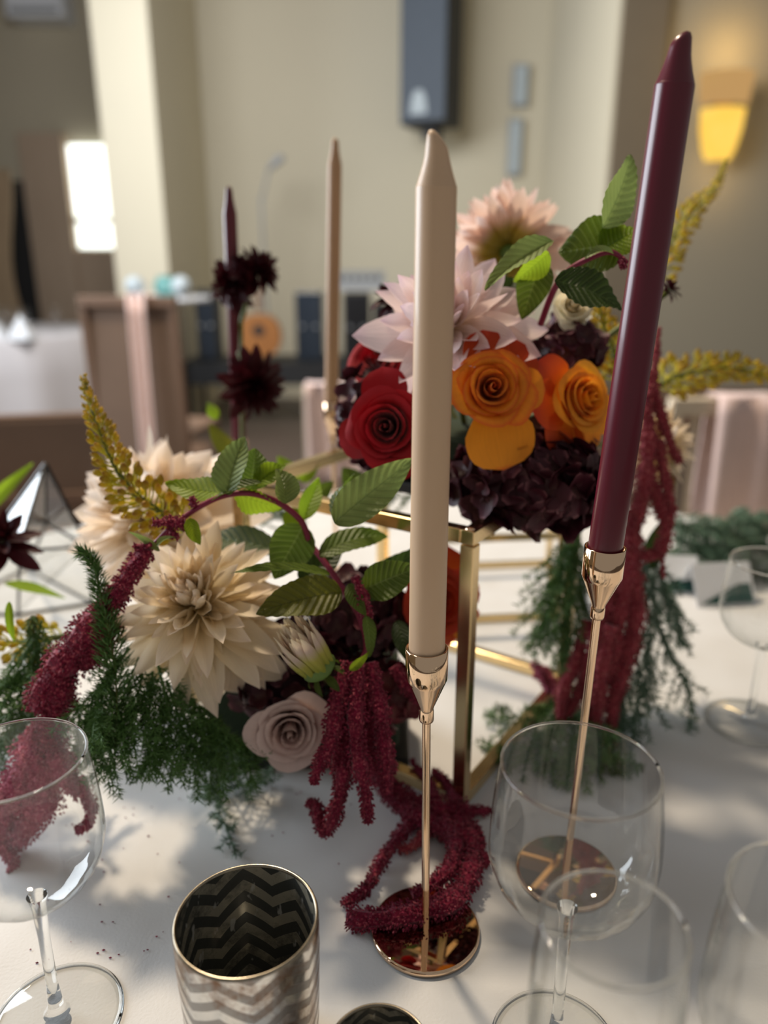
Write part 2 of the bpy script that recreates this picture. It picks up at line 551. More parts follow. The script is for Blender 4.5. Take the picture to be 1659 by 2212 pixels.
def smooth_path(pts, n):
    p = np.asarray(pts, float)
    if len(p) == 2:
        t = np.linspace(0, 1, n)[:, None]
        return p[0] * (1 - t) + p[1] * t
    d = np.concatenate([[0], np.cumsum(np.linalg.norm(np.diff(p, axis=0), axis=1))])
    q = np.vstack([2 * p[0] - p[1], p, 2 * p[-1] - p[-2]])
    out = []
    for s in np.linspace(0, d[-1], n):
        k = min(max(np.searchsorted(d, s, side='right') - 1, 0), len(p) - 2)
        t = (s - d[k]) / max(d[k + 1] - d[k], 1e-9)
        a, b, c, e = q[k], q[k + 1], q[k + 2], q[k + 3]
        out.append(0.5 * ((2 * b) + (-a + c) * t + (2 * a - 5 * b + 4 * c - e) * t * t + (-a + 3 * b - 3 * c + e) * t ** 3))
    return np.array(out)


def frames_along(p):
    t = np.gradient(p, axis=0)
    t /= np.linalg.norm(t, axis=1)[:, None] + 1e-12
    n = np.zeros_like(p)
    h = np.array([0, 0, 1.0]) if abs(t[0][2]) < 0.9 else np.array([1.0, 0, 0])
    x = np.cross(t[0], h)
    n[0] = x / np.linalg.norm(x)
    for i in range(1, len(p)):
        x = n[i - 1] - t[i] * np.dot(n[i - 1], t[i])
        n[i] = x / (np.linalg.norm(x) + 1e-12)
    return t, n, np.cross(t, n)


def tube(p, r, n=8):
    p = np.asarray(p, float)
    r = np.broadcast_to(r, (len(p),))
    t, a, b = frames_along(p)
    v, uv = [], []
    for i in range(len(p)):
        for k in range(n):
            w = 2 * PI * k / n
            v.append(p[i] + r[i] * (math.cos(w) * a[i] + math.sin(w) * b[i]))
            uv.append((k / n, i / (len(p) - 1)))
    f = grid_faces(n, len(p), closed=True)
    f.append(tuple(range(n))[::-1])
    f.append(tuple(range((len(p) - 1) * n, len(p) * n)))
    return v, f, uv


def tube_obj(name, pts, r, mat, parent=None, n=8, seg=None, base=(0, 0, 0)):
    p = smooth_path(pts, seg or max(2, len(pts) * 5)) - np.asarray(base)
    if not np.isscalar(r):
        r = np.interp(np.linspace(0, 1, len(p)), np.linspace(0, 1, len(r)), r)
    v, f, u = tube(p, r, n)
    return obj(name, mesh(name, v, f, mat, u), parent)


def box_data(x0, x1, y0, y1, z0, z1):
    v = [(x, y, z) for z in (z0, z1) for y in (y0, y1) for x in (x0, x1)]
    f = [(0, 2, 3, 1), (4, 5, 7, 6), (0, 1, 5, 4), (2, 6, 7, 3), (0, 4, 6, 2), (1, 3, 7, 5)]
    return v, f


def box(name, b, mat, parent=None, bevel=0.0, base=(0, 0, 0)):
    v, f = box_data(*b)
    v = [(p[0] - base[0], p[1] - base[1], p[2] - base[2]) for p in v]
    o = obj(name, mesh(name, v, f, mat, smooth=False), parent)
    if bevel:
        md = o.modifiers.new('bevel', 'BEVEL')
        md.width = bevel
        md.segments = 2
    return o


def bar(name, a, b, w, mat, parent=None, base=(0, 0, 0), up=(0, 0, 1), bevel=0.001):
    """square tube from a to b"""
    a, b = np.asarray(a, float) - base, np.asarray(b, float) - base
    t = b - a
    ln = np.linalg.norm(t)
    t /= ln
    h = np.asarray(up, float)
    if abs(np.dot(t, h)) > 0.95:
        h = np.array([1.0, 0, 0])
    x = np.cross(t, h); x /= np.linalg.norm(x)
    y = np.cross(x, t)
    v, f = box_data(-w / 2, w / 2, -w / 2, w / 2, 0, ln)
    v = [a + p[0] * x + p[1] * y + p[2] * t for p in v]
    o = obj(name, mesh(name, v, f, mat, smooth=False), parent)
    md = o.modifiers.new('bevel', 'BEVEL'); md.width = bevel; md.segments = 2
    return o


def structure(o):
    o['kind'] = 'structure'
    return o


# ------------------------------------------------------------------ the hall
structure(box('floor', (-7, 6, -3, 9.2, -0.05, 0.0), 'floor'))
structure(box('wall_back', (-1.55, 1.42, 7.3, 7.5, 0, 4.6), 'wall'))
structure(box('wall_left', (-1.93, -1.55, 5.8, 7.5, 0, 4.6), 'wall'))
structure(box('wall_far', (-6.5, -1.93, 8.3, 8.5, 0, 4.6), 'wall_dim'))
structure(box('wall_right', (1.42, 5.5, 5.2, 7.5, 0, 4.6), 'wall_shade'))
structure(box('ceiling', (-6.7, 5.5, 2.7, 8.5, 4.6, 4.7), 'timber'))
structure(box('wall_return', (1.38, 1.42, 5.2, 7.3, 0, 4.6), 'wall'))
structure(box('baseboard_right', (1.40, 5.5, 5.17, 5.2, 0, 0.42), 'chair_wood'))
structure(box('baseboard_back', (-1.55, 1.42, 7.27, 7.3, 0, 0.14), 'wall'))
structure(box('trim_1', (1.40, 1.66, 5.16, 5.2, 0.42, 4.6), 'strip'))
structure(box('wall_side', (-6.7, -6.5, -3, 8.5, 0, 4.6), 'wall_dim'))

# glazed door at the far left, bright daylight behind it
a, b = Yp(128, 318, 8.3), Yp(248, 545, 8.3)
dr = bpy.data.objects.new('door_1', None); C.objects.link(dr); dr.location = (0, 0, 0); structure(dr)
x0, x1 = Yp(155, 420, 8.2)[0], Yp(245, 420, 8.2)[0]
ztop = Yp(200, 312, 8.2)[2]
box('door_frame', (x0 - 0.45, x0 - 0.02, 8.16, 8.3, 0, ztop + 0.1), 'door_frame', dr)
box('door_frame', (x1 + 0.02, x1 + 0.14, 8.16, 8.3, 0, ztop + 0.1), 'door_frame', dr)
zb = Yp(200, 540, 8.2)[2]
zm = Yp(200, 475, 8.2)[2]
box('door_panel', (x0 - 0.02, x1 + 0.02, 8.2, 8.28, 0, zb), 'door_frame', dr)
box('pane', (x0 + 0.01, x1 - 0.01, 8.21, 8.23, zb + 0.02, zm - 0.03), 'daylight', dr)
box('pane', (x0 + 0.01, x1 - 0.01, 8.21, 8.23, zm + 0.02, ztop), 'daylight', dr)
box('glazing_bar', (x0, x1, 8.19, 8.24, zm - 0.03, zm + 0.02), 'door_frame', dr)

# curtain at the far left edge of the hall
def curtain():
    c0, c1 = Yp(-60, 365, 7.6), Yp(52, 560, 7.6)
    n, rows = 40, 14
    v = []
    for j in range(rows):
        t = j / (rows - 1)
        wd = 1.0 - 0.35 * math.sin(PI * min(1, t * 1.1)) ** 2
        for i in range(n):
            s = i / (n - 1)
            v.append((c0[0] + (c1[0] - c0[0]) * s * wd, 7.6 + 0.05 * math.sin(s * 36), c0[2] * (1 - t) + 0.02 * t))
    return mesh('curtain', v, grid_faces(n, rows), 'curtain')
cu = tag(obj('curtain', curtain()), 'tan gathered curtain hanging beside the far doorway shown as a black slab', 'curtain')
cu.modifiers.new('solid', 'SOLIDIFY').thickness = 0.006
a, b = Yp(0, 390, 8.26), Yp(95, 560, 8.26)
structure(box('doorway_shade_slab', (a[0] - 0.3, b[0], 8.24, 8.3, 0, a[2]), 'black'))  # black slab on the wall; its colour stands in for a doorway's shade

# air conditioner high on the far wall
a, b = Yp(5, -30, 8.0), Yp(140, 38, 8.0)
ac = thing('air_conditioner', (a[0], 8.0, b[2]), 'pale wall-mounted air conditioner high above the glazed door', 'air conditioner')
box('casing', (a[0], b[0], 7.98, 8.3, b[2], a[2]), 'white_card', ac, 0.02, (a[0], 8.0, b[2]))
box('louvre', (a[0] + .05, b[0] - .05, 7.96, 7.99, b[2] + .03, b[2] + .07), 'grey_paint', ac, 0, (a[0], 8.0, b[2]))

# loudspeaker on the back wall
def speaker():
    p = Yp(930, 275, 6.95)
    t = thing('loudspeaker', p, 'tall black loudspeaker with grille coloured grey for the light on it, mounted on the cream wall', 'speaker', None)
    t.rotation_euler = (0, 0, math.radians(-24))
    w, d, h = 0.40, 0.36, 1.25
    b = (0, 0, 0)
    box('cabinet', (-w / 2, w / 2, -d / 2, d / 2, 0, h), 'black', t, 0.015)
    gr = box('grille', (-w / 2 + .012, w / 2 - .012, -d / 2 - .012, -d / 2, 0.02, h - .02), 'grille', t, 0.004)
    g = obj('badge', mesh('badge', *badge_data(), 'badge', smooth=False), gr)
    g.location = (-0.03, -d / 2 - 0.02, 0.07)
    box('wall_bracket', (-.05, .05, d / 2 - .02, d / 2 + .10, .4, .5), 'black_metal', t)
    box('cable_box', (-.06, .06, -.03, .10, -.09, 0.0), 'black', t)


def badge_data():
    pts = [(-.07, 0), (.07, 0), (.07, .04), (.055, .12), (.03, .17), (-.03, .17), (-.055, .12), (-.07, .04)]
    v = [(x, 0, z) for x, z in pts] + [(x, .012, z) for x, z in pts]
    n = len(pts)
    f = [tuple(range(n)), tuple(range(n, 2 * n))[::-1]] + [(i, i + n, (i + 1) % n + n, (i + 1) % n) for i in range(n)]
    return v, f


speaker()
for px, py, hw, hh, lab, nm in ((1124, 185, 14, 46, 'upper grey switch box on the cream wall beside the loudspeaker', 'switch_box'),
                                (1112, 318, 11, 62, 'narrow grey conduit cover on the cream wall below the switch box', 'conduit_cover')):
    a, b = Yp(px - hw, py - hh, 7.26), Yp(px + hw, py + hh, 7.26)
    t = thing(nm, (a[0], 7.26, b[2]), lab, 'wall box')
    box('casing', (a[0], b[0], 7.24, 7.3, b[2], a[2]), 'grey_paint', t, 0.006, (a[0], 7.26, b[2]))
    box('cover_plate', (a[0] + .01, b[0] - .01, 7.232, 7.24, b[2] + .02, a[2] - .02), 'badge', t, 0, (a[0], 7.26, b[2]))


def sconce():
    p = Yp(1562, 345, 5.05)
    q = Yp(1562, 150, 5.05)
    h = q[2] - p[2]
    t = thing('wall_lamp', p, 'glowing amber wall lamp with two-tier shade on the shaded wall', 'lamp')
    def half(nm, prof, mat):
        n = 20
        v, u = [], []
        for (r, z) in prof:
            for k in range(n):
                w = PI + PI * k / (n - 1)
                v.append((r * math.cos(w), r * math.sin(w) * .8 + 0.1, z)); u.append((k / n, z))
        obj(nm, mesh(nm, v, grid_faces(n, len(prof)), mat, u), t)
    half('lower_shade', [(.07, 0), (.10, h * .12), (.125, h * .35), (.135, h * .60)], 'lamp_amber')
    half('upper_shade', [(.14, h * .64), (.15, h * .8), (.16, h)], 'lamp_peach')
    box('back_plate', (-.05, .05, .10, .15, h * .1, h * .9), 'brass', t)
    for dz, e, nm in ((h + .12, 4, 'lamp_uplight'), (-.10, 1.6, 'lamp_downlight')):
        l = bpy.data.lights.new(nm, 'POINT'); l.energy = e; l.color = (1, .66, .25); l.shadow_soft_size = .08
        lo = bpy.data.objects.new(nm, l); C.objects.link(lo); lo.location = (p[0], 4.98, p[2] + dz)


sconce()


# ------------------------------------------------------------------ background furniture
def prim_bar(name, a, b, w, mat, parent, base):
    return bar(name, a, b, w, mat, parent, base, bevel=0.003)


def chair(name, loc, rz, label, wood, sash, h=0.93, w=0.42, group=None, back='slat'):
    t = thing(name, loc, label, 'chair', group=group)
    t.rotation_euler = (0, 0, rz)
    z0 = (0, 0, 0)
    s = w / 2
    box('seat', (-s, s, -.21, .21, .43, .46), wood, t, 0.01)
    for x in (-s + .015, s - .015):
        prim_bar('leg', (x, -.19, 0), (x, -.19, .43), .03, wood, t, z0)
        prim_bar('back_post', (x, .2, 0), (x, .24, h), .032, wood, t, z0)
    prim_bar('top_rail', (-s, .24, h - .02), (s, .24, h - .02), .045, wood, t, z0)
    prim_bar('back_rail', (-s, .215, .55), (s, .215, .55), .03, wood, t, z0)
    prim_bar('stretcher', (-s, -.19, .2), (s, -.19, .2), .02, wood, t, z0)
    if back == 'slat':
        for k in range(5):
            x = -s + w * (k + 1) / 6
            prim_bar('spindle', (x, .217, .55), (x, .238, h - .03), .016, wood, t, z0)
    else:
        box('back_panel', (-s + .02, s - .02, .215, .235, .05, h - .01), 'brown_cloth', t, 0.005)
    if sash:
        n = 14
        v = []
        for j in range(10):
            tt = j / 9
            for i in range(n):
                q = i / (n - 1)
                v.append((sash[0] + (sash[1] - sash[0]) * q, .275 + .012 * math.sin(q * 14 + tt) + .02 * tt, (h + .012) * (1 - tt) + sash[2] * tt))
        so = obj('sash', mesh('sash', v, grid_faces(n, 10), 'sash'), t)
        s2_ = obj('sash', mesh('sash', [(x, .41 - y + .0, z) for x, y, z in v], grid_faces(n, 10), 'sash'), t)
        s2_.location.y = .06
        s2_.modifiers.new('solid', 'SOLIDIFY').thickness = .004
        so.modifiers.new('solid', 'SOLIDIFY').thickness = .004
        v2 = [(sash[0] + (sash[1] - sash[0]) * q, yy, h + .012) for yy in (.2, .275) for q in (0, 1)]
        so = obj('sash_fold', mesh('sash_fold', v2, [(0, 1, 3, 2)], 'sash'), so)
        so.modifiers.new('solid', 'SOLIDIFY').thickness = .004
    return t


# chair tucked at the far side of our table, pink sash (right), its back faces away from us -> we see the front of the back
p = Yp(1625, 870, 1.98)
chair('banquet_chair', (p[0] + .02, 1.80, 0), 0, 'limed wood banquet chair with pale pink sash across the table', 'chair_lime', (-.10, .16, .46), h=p[2])
p = Yp(60, 905, 2.2)
chair('banquet_chair', (p[0] - .06, 2.0, 0), math.radians(12), 'brown covered chair back close beyond the glass lantern', 'chair_wood', None, h=p[2], w=.55, back='panel')
p = Yp(305, 640, 3.6)
chair('banquet_chair', (p[0] - .02, 3.8, 0), math.radians(172), 'tall brown covered chair with a pink sash before the far tables', 'chair_wood', (-.10, -.02, .3), h=p[2], w=.46, back='panel')
p = Yp(770, 800, 3.4)
chair('banquet_chair', (p[0], 3.2, 0), math.radians(185), 'limed wood banquet chair with pink sash in front of the stage gear', 'chair_lime', (-.02, .2, .4), h=p[2], w=.42)


def far_table(cx, cy, r, label):
    t = thing('banquet_table', (cx, cy, 0), label, 'table')
    n = 64
    v = []
    prof = [(0.001, .755), (r * .5, .755), (r, .755), (r + .01, .74), (r + .02, .5), (r + .05, .02)]
    for j, (q, z) in enumerate(prof):
        for k in range(n):
            a = 2 * PI * k / n
            rr = q * (1 + (.03 * math.sin(a * 14) if j >= 4 else 0) * (j - 3) / 2)
            v.append((rr * math.cos(a), rr * math.sin(a), z))
    obj('tablecloth', mesh('tablecloth', v, grid_faces(n, len(prof), closed=True), 'far_cloth'), t)
    lathe_obj('pedestal', [(.3, 0), (.05, .06), (.05, .7), (.3, .74)], 'chair_wood', t, 16)
    return t


p = Yp(40, 700, 5.6)
far_table(p[0] - .3, 5.7, .85, 'round far table with pale floor-length cloth near the glazed door')


def far_glass(x, y, z, h, nm='wine_glass', grp='glassware on the far table'):
    t = thing(nm, (x, y, z), 'small stemmed glass standing on the far pale table', 'glass', group=grp)
    lathe_obj('bowl', [(.004, h * .45), (.03, h * .55), (.038, h * .75), (.033, h)], 'glass', t, 20)
    lathe_obj('stem', [(.004, .004), (.004, h * .45)], 'glass_solid', t, 8)
    lathe_obj('foot', [(.001, .004), (.034, .002)], 'glass', t, 20)


for k in range(7):
    far_glass(p[0] - .5 + .14 * k + .05 * math.sin(k * 3), 5.35 + .18 * math.sin(k * 2.3), .756, .19)
# folded napkins on the far table
for k in range(3):
    t = tag(obj('napkin', mesh('napkin', [(-.07, -.07, 0), (.07, -.07, 0), (.07, .07, 0), (-.07, .07, 0), (0, 0, .16)], [(0, 1, 4), (1, 2, 4), (2, 3, 4), (3, 0, 4), (3, 2, 1, 0)], 'white_card', smooth=False)),
            'white peaked napkin standing on the far pale table', 'napkin', 'napkins on the far table')
    t.location = (p[0] - .12 + .19 * k, 5.07 + .02 * (k % 2), .7565)

# stage: black-clothed trestle with music gear
ty = 6.2
a, b = Yp(395, 790, ty), Yp(880, 790, ty)
zt = Yp(640, 775, ty)[2]
tb = thing('trestle_table', ((a[0] + b[0]) / 2, ty, 0), 'black-clothed trestle table carrying music gear before the back wall', 'table')
tl = (b[0] - a[0]) / 2
box('top', (-tl, tl, -.3, .3, zt - .03, zt), 'black', tb)
box('drape', (-tl - .005, tl + .005, -.31, -.3, zt - .16, zt), 'black', tb)
for sx in (-1, 1):
    for sy in (-1, 1):
        prim_bar('leg', (sx * (tl - .1), sy * .25, 0), (sx * (tl - .1), sy * .25, zt - .03), .035, 'black_metal', tb, (0, 0, 0))


def gear(name, px0, px1, pyt, label, cat, mat='black', y=ty, front='screen', zbase=None):
    q0, q1 = Yp(px0, pyt, y), Yp(px1, pyt, y)
    zb_ = zt if zbase is None else zbase
    base = ((q0[0] + q1[0]) / 2, y, zb_)
    t = thing(name, base, label, cat)
    w = (q1[0] - q0[0]) / 2
    hh = q0[2] - zb_
    box('casing', (-w, w, -.12, .12, 0, hh), mat, t, .01)
    fp = box('front_panel', (-w + .02, w - .02, -.13, -.12, .02, hh - .02), front, t)
    for sx in (-.5, .5):
        lathe_obj('knob', [(.001, .02), (.014, .02), (.014, 0)], 'grey_paint', fp, 10, mat4=Matrix.Translation((w * sx, -.13, hh * .5)) @ Matrix.Rotation(PI / 2, 4, 'X'))
    return t


gear('amplifier', 425, 470, 625, 'narrow black amplifier at the end of the trestle table', 'amplifier')
gear('mixer_rack', 640, 698, 628, 'dark blue-grey equipment rack beside the tan candle', 'audio rack', 'screen')
gear('amplifier', 742, 800, 632, 'squat black amplifier under the grey mixing desk', 'amplifier', 'black', 6.2, 'black_metal')
gear('monitor', 806, 876, 655, 'black stage monitor near the pink dahlia', 'speaker', 'black', 6.15, 'black_metal')
q = Yp(775, 600, 6.15)
mx = thing('mixing_desk', (q[0], 6.2, q[2] - .09), 'sloping grey mixing desk on top of the black amplifier', 'mixing desk')
v, f = box_data(-.2, .2, -.14, .14, 0, .04)
v = [(x, y, z + (.1 if (y > 0 and z > 0) else 0)) for x, y, z in v]
obj('body', mesh('body', v, f, 'grey_paint', smooth=False), mx)
for k in range(6):
    box('fader', (-.16 + k * .06, -.145 + k * .06 + .1 if False else -.14 + k * .06, -.05, .03, .07, .10), 'black', mx)


def guitar():
    q = Yp(562, 735, 6.0)
    t = thing('acoustic_guitar', (q[0], 6.0, zt), 'orange wooden guitar resting upright among the stage gear', 'guitar')
    pts = []
    n = 40
    for k in range(n):
        a = 2 * PI * k / n
        r = .17 + .035 * math.cos(2 * a) * 1
        pts.append((r * math.cos(a) * .8, r * math.sin(a) * 1.15))
    v = [(x, -.05, z + .2) for x, z in pts] + [(x, .05, z + .2) for x, z in pts]
    f = [tuple(range(n)), tuple(range(n, 2 * n))[::-1]] + [(i, i + n, (i + 1) % n + n, (i + 1) % n) for i in range(n)]
    obj('body', mesh('body', v, f, 'guitar', smooth=False), t)
    lathe_obj('sound_hole', [(.001, 0), (.045, 0)], 'black', t, 20, mat4=Matrix.Translation((0, -.052, .24)) @ Matrix.Rotation(PI / 2, 4, 'X'))
    box('neck', (-.025, .025, -.02, .02, .38, .62), 'chair_wood', t)


guitar()


def mic_stand():
    q = Yp(570, 560, 6.6)
    tp = Yp(580, 365, 6.6)
    t = thing('microphone_stand', (q[0], 6.6, 0), 'slim grey microphone stand in front of the cream back wall', 'microphone stand')
    b = (q[0], 6.6, 0)
    tube_obj('pole', [(0, 0, 0), (0, 0, tp[2] - .2)], .012, 'grey_paint', t)
    tube_obj('boom', [(0, 0, tp[2] - .25), (tp[0] - q[0], 0, tp[2])], .01, 'grey_paint', t)
    lathe_obj('microphone', [(.001, 0), (.02, .01), (.035, .12), (.02, .15), (.001, .155)], 'grey_paint', t, 16, mat4=Matrix.Translation((tp[0] - q[0], 0, tp[2])) @ Matrix.Rotation(.9, 4, 'Y'))
    for k in range(3):
        a = k * 2 * PI / 3
        tube_obj('leg', [(0, 0, .12), (.28 * math.cos(a), .28 * math.sin(a), .01)], .009, 'grey_paint', t)


mic_stand()
# teal jug + bright glass balls behind the tall brown chair
q = Yp(362, 640, 5.2)
pl = thing('side_table', (q[0], 5.2, 0), 'small round side table behind the tall brown chair', 'table')
lathe_obj('top', [(.001, q[2]), (.28, q[2]), (.28, q[2] - .03), (.001, q[2] - .03)], 'white_card', pl, 32)
lathe_obj('leg', [(.03, 0.02), (.025, q[2] - .03)], 'chair_wood', pl, 12)
lathe_obj('base', [(.22, 0), (.2, .02), (.03, .04)], 'chair_wood', pl, 24)
jg = thing('teal_vase', (q[0], 5.2, q[2]), 'squat teal vase on the small side table', 'vase')
lathe_obj('body', [(.001, .001), (.06, .001), (.085, .05), (.07, .1), (.05, .115)], 'teal', jg, 24)
lathe_obj('lip', [(.05, .115), (.058, .125), (.05, .128)], 'teal', jg, 24)
for k, dx in enumerate((-.09, .09)):
    g = thing('glass_globe', (q[0] + dx * 1.6, 5.0, q[2]), 'small shiny glass globe beside the teal vase', 'globe', group='globes by the vase')
    lathe_obj('globe', [(.02, .015)] + [(.06 * math.sin(t), .072 - .06 * math.cos(t)) for t in np.linspace(.3, PI - .02, 12)], 'badge', g, 20)
    lathe_obj('base_ring', [(.03, 0), (.02, .016)], 'grey_paint', g, 16)


# ------------------------------------------------------------------ our table
TC = np.array([0.05, 0.70])
TR = 0.93
tbl = thing('round_table', (TC[0], TC[1], 0), 'round banquet table under the white cloth and flowers', 'table')
lathe_obj('tabletop', [(.001, TABLE - .004), (TR - .01, TABLE - .004), (TR - .01, TABLE - .03), (.001, TABLE - .03)], 'chair_wood', tbl, 64)
for k in range(4):
    a = PI / 4 + k * PI / 2
    prim_bar('leg', (.6 * math.cos(a), .6 * math.sin(a), 0), (.6 * math.cos(a), .6 * math.sin(a), TABLE - .03), .04, 'black_metal', tbl, (0, 0, 0))


def cloth():
    n, v, f = 160, [], []
    rad = list(np.linspace(.001, TR, 60)) + [TR + .008, TR + .012, TR + .02, TR + .03, TR + .04]
    zz = [TABLE] * 60 + [TABLE - .01, TABLE - .1, TABLE - .25, TABLE - .45, TABLE - .65]
    for j, (r, z) in enumerate(zip(rad, zz)):
        for k in range(n):
            a = 2 * PI * k / n
            rr = r + (.02 * math.sin(a * 22) + .012 * math.sin(a * 9 + 1)) * max(0, j - 60) / 4
            v.append((rr * math.cos(a), rr * math.sin(a), z))
    return mesh('tablecloth', v, grid_faces(n, len(rad), closed=True), 'cloth')


tc_ = tag(obj('tablecloth', cloth()), 'crisp white linen cloth spread over the round table', 'tablecloth')
tc_.location = (TC[0], TC[1], 0)


# ------------------------------------------------------------------ candles and holders
def axis_thing(name, a, b, label, cat, group=None):
    return thing(name, a, label, cat, axis=np.asarray(b) - np.asarray(a), group=group)


def candle_holder(a, b, label, cupr=.0140, discr=.0405):
    """a = centre of the foot on the cloth, b = centre of the cup rim"""
    a, b = np.asarray(a), np.asarray(b)
    h = np.linalg.norm(b - a)
    t = thing('candle_holder', a, label, 'candle holder')
    ax = Matrix.Translation((0, 0, 0)) @ frame(b - a).to_4x4()
    lathe_obj('base_disc', [(.001, .0), (discr - .001, 0), (discr, .0012), (discr, .0035), (discr - .0009, .0046), (discr - .002, .0048), (.001, .0048)], 'gold_mirror', t, 96)
    lathe_obj('stem', [(.0029, .004), (.0029, h - .056)], 'gold', t, 20, mat4=ax)
    lathe_obj('collar', [(.0029, h - .056), (.0047, h - .0555), (.0050, h - .054), (.0050, h - .0475), (.0046, h - .046)], 'gold', t, 28, mat4=ax)
    r = cupr
    lathe_obj('cup', [(.0046, h - .0465), (.0052, h - .044), (r * .9, h - .0255), (r, h - .022), (r, h - .0006), (r - .0007, h), (r - .0014, h - .0006), (r - .0014, h - .02), (.002, h - .022)], 'gold', t, 64, mat4=ax)
    return t


def candle(a, b, label, mat, r0, r1, nub=0.0255, slant=0.0, seed=0, sink=.018):
    a, b = np.asarray(a), np.asarray(b)
    ax = (b - a) / np.linalg.norm(b - a)
    a = a - ax * sink
    h = np.linalg.norm(b - a)
    t = thing('taper_candle', a, label, 'candle', axis=b - a)
    k = r1 / .0113
    sh = h - nub
    lathe_obj('wax', [(.001, 0), (r0, 0), (r0, .002), (r1, sh - .0012), (r1 * .99, sh - .0004), (r1 * .965, sh)], mat, t, 64)
    prof = [(r1 * .965, sh), (r1 * .93, sh + nub * .05), (r1 * .80, sh + nub * .22), (r1 * .68, sh + nub * .40), (r1 * .59, sh + nub * .56), (r1 * .54, sh + nub * .72), (r1 * .50, sh + nub * .84), (r1 * .40, sh + nub * .93), (r1 * .22, sh + nub * .985), (r1 * .08, sh + nub), (.0001, sh + nub)]
    v, f, u = lathe(prof, 48)
    v = [(x, y, z - (slant * x * max(0, (z - sh - nub * .6)) / (nub * .4) if z > sh + nub * .6 else 0)) for x, y, z in v]
    obj('tip', mesh('tip', v, f, mat, u), t)
    return t


cb = T(919, 2012)
ct = Yp(922, 1398, cb[1] - .002)
candle_holder(cb, ct, 'rose-gold candle holder under the beige candle, crimson tassels draped over its mirror disc')
candle(ct, Yp(945, 288, cb[1] - .004), 'thick smooth beige taper candle in a rose-gold holder', 'wax_cream', .0119, .0112, slant=.9)
bb = T(1222, 1888)
bt = Yp(1308, 1180, bb[1] - .006)
candle_holder(bb, bt, 'rose-gold candle holder under the burgundy candle, seen through the large wine glass', cupr=.0142)
candle(bt, Yp(1474, 70, bb[1] - .016), 'tall glossy burgundy taper candle leaning to one side', 'wax_burg', .0119, .0112, slant=-.5)
# two further candles behind the flowers
kb = Yp(716, 868, 1.06)
kbase = np.array([kb[0] + .003, 1.06, TABLE])
candle_holder(kbase, kb, 'gold candle holder of the thin tan candle behind the flower stand', cupr=.0112)
candle(kb, Yp(724, 298, 1.06), 'tan taper candle behind the red roses, thin with distance', 'wax_tan', .0095, .0088, nub=.03)
kb2 = Yp(517, 950, 1.04)
kbase2 = np.array([kb2[0] + .004, 1.045, TABLE])
candle_holder(kbase2, kb2, 'gold candle holder hidden behind the leaves under the dark dahlias', cupr=.0112)
candle(kb2, Yp(494, 402, 1.02), 'dark burgundy taper candle rising behind the dark dahlias', 'wax_burg', .0095, .0085, nub=.03)


# ------------------------------------------------------------------ brass flower stands
def stand(corners, h, w, label, grp=None, screws=True):
    c = [np.array([p[0], p[1], TABLE]) for p in corners]
    base = np.mean(c, axis=0)
    t = thing('flower_stand', base, label, 'flower stand', group=grp)
    up = np.array([0, 0, 1.0])
    for i in range(4):
        a, b = c[i], c[(i + 1) % 4]
        d = (b - a) / np.linalg.norm(b - a)
        bar('base_rail', a + up * w / 2 + d * w / 2, b + up * w / 2 - d * w / 2, w, 'brass', t, base)
        rail = bar('top_rail', a + up * (h - w / 2) - d * w / 2, b + up * (h - w / 2) - d * w / 2, w, 'brass', t, base)
        bar('leg', a, a + up * (h - w - .001), w, 'brass', t, base, up=tuple(d))
        if screws:
            s = lathe_obj('screw', [(.0001, .0018), (.003, .0016), (.0042, .0006), (.0045, 0)], 'gold', rail, 16)
            s.location = Vector(a + up * h - base)
    return t


s0 = T(995, 1735)
s1 = T(1215, 1475)
e = s1 - s0
pp = np.array([-e[1], e[0], 0])
corners = [s0, s1, s1 + pp, s0 + pp]
SH = Yp(1030, 1142, s0[1])[2] - TABLE
stand(corners, SH, .0125, 'tall brass open-frame stand carrying the orange roses')
r0 = T(1200, 1335)
stand([r0 + np.array([-.20, -.02, 0]), r0, r0 + np.array([.03, .20, 0]), r0 + np.array([-.17, .18, 0])], Yp(1205, 1150, r0[1])[2] - TABLE, .009,
      'low brass open-frame stand behind the tall one', screws=False)
STC = (s0 + s1) / 2 + pp * .28       # where the upper arrangement stands

# foam blocks that hold the stems
fb = thing('foam_tray', (STC[0], STC[1], TABLE + SH), 'dark green floral foam tray on the tall brass stand', 'foam tray')
box('tray', (-.075, .075, -.06, .06, 0, .012), 'black', fb, .003)
box('foam', (-.065, .065, -.05, .05, .012, .06), 'foam', fb, .006)
fb.rotation_euler = (0, 0, math.atan2(e[1], e[0]))
LOW = np.array([-.075, .70, TABLE])
fb = thing('foam_tray', LOW, 'dark green floral foam tray on the cloth under the cream dahlia', 'foam tray')
box('tray', (-.11, .10, -.055, .055, 0, .012), 'black', fb, .003)
box('foam', (-.10, .09, -.045, .045, .012, .10), 'foam', fb, .008)
UPF = np.array([STC[0], STC[1], TABLE + SH + .04])
LOF = LOW + np.array([0, 0, .07])


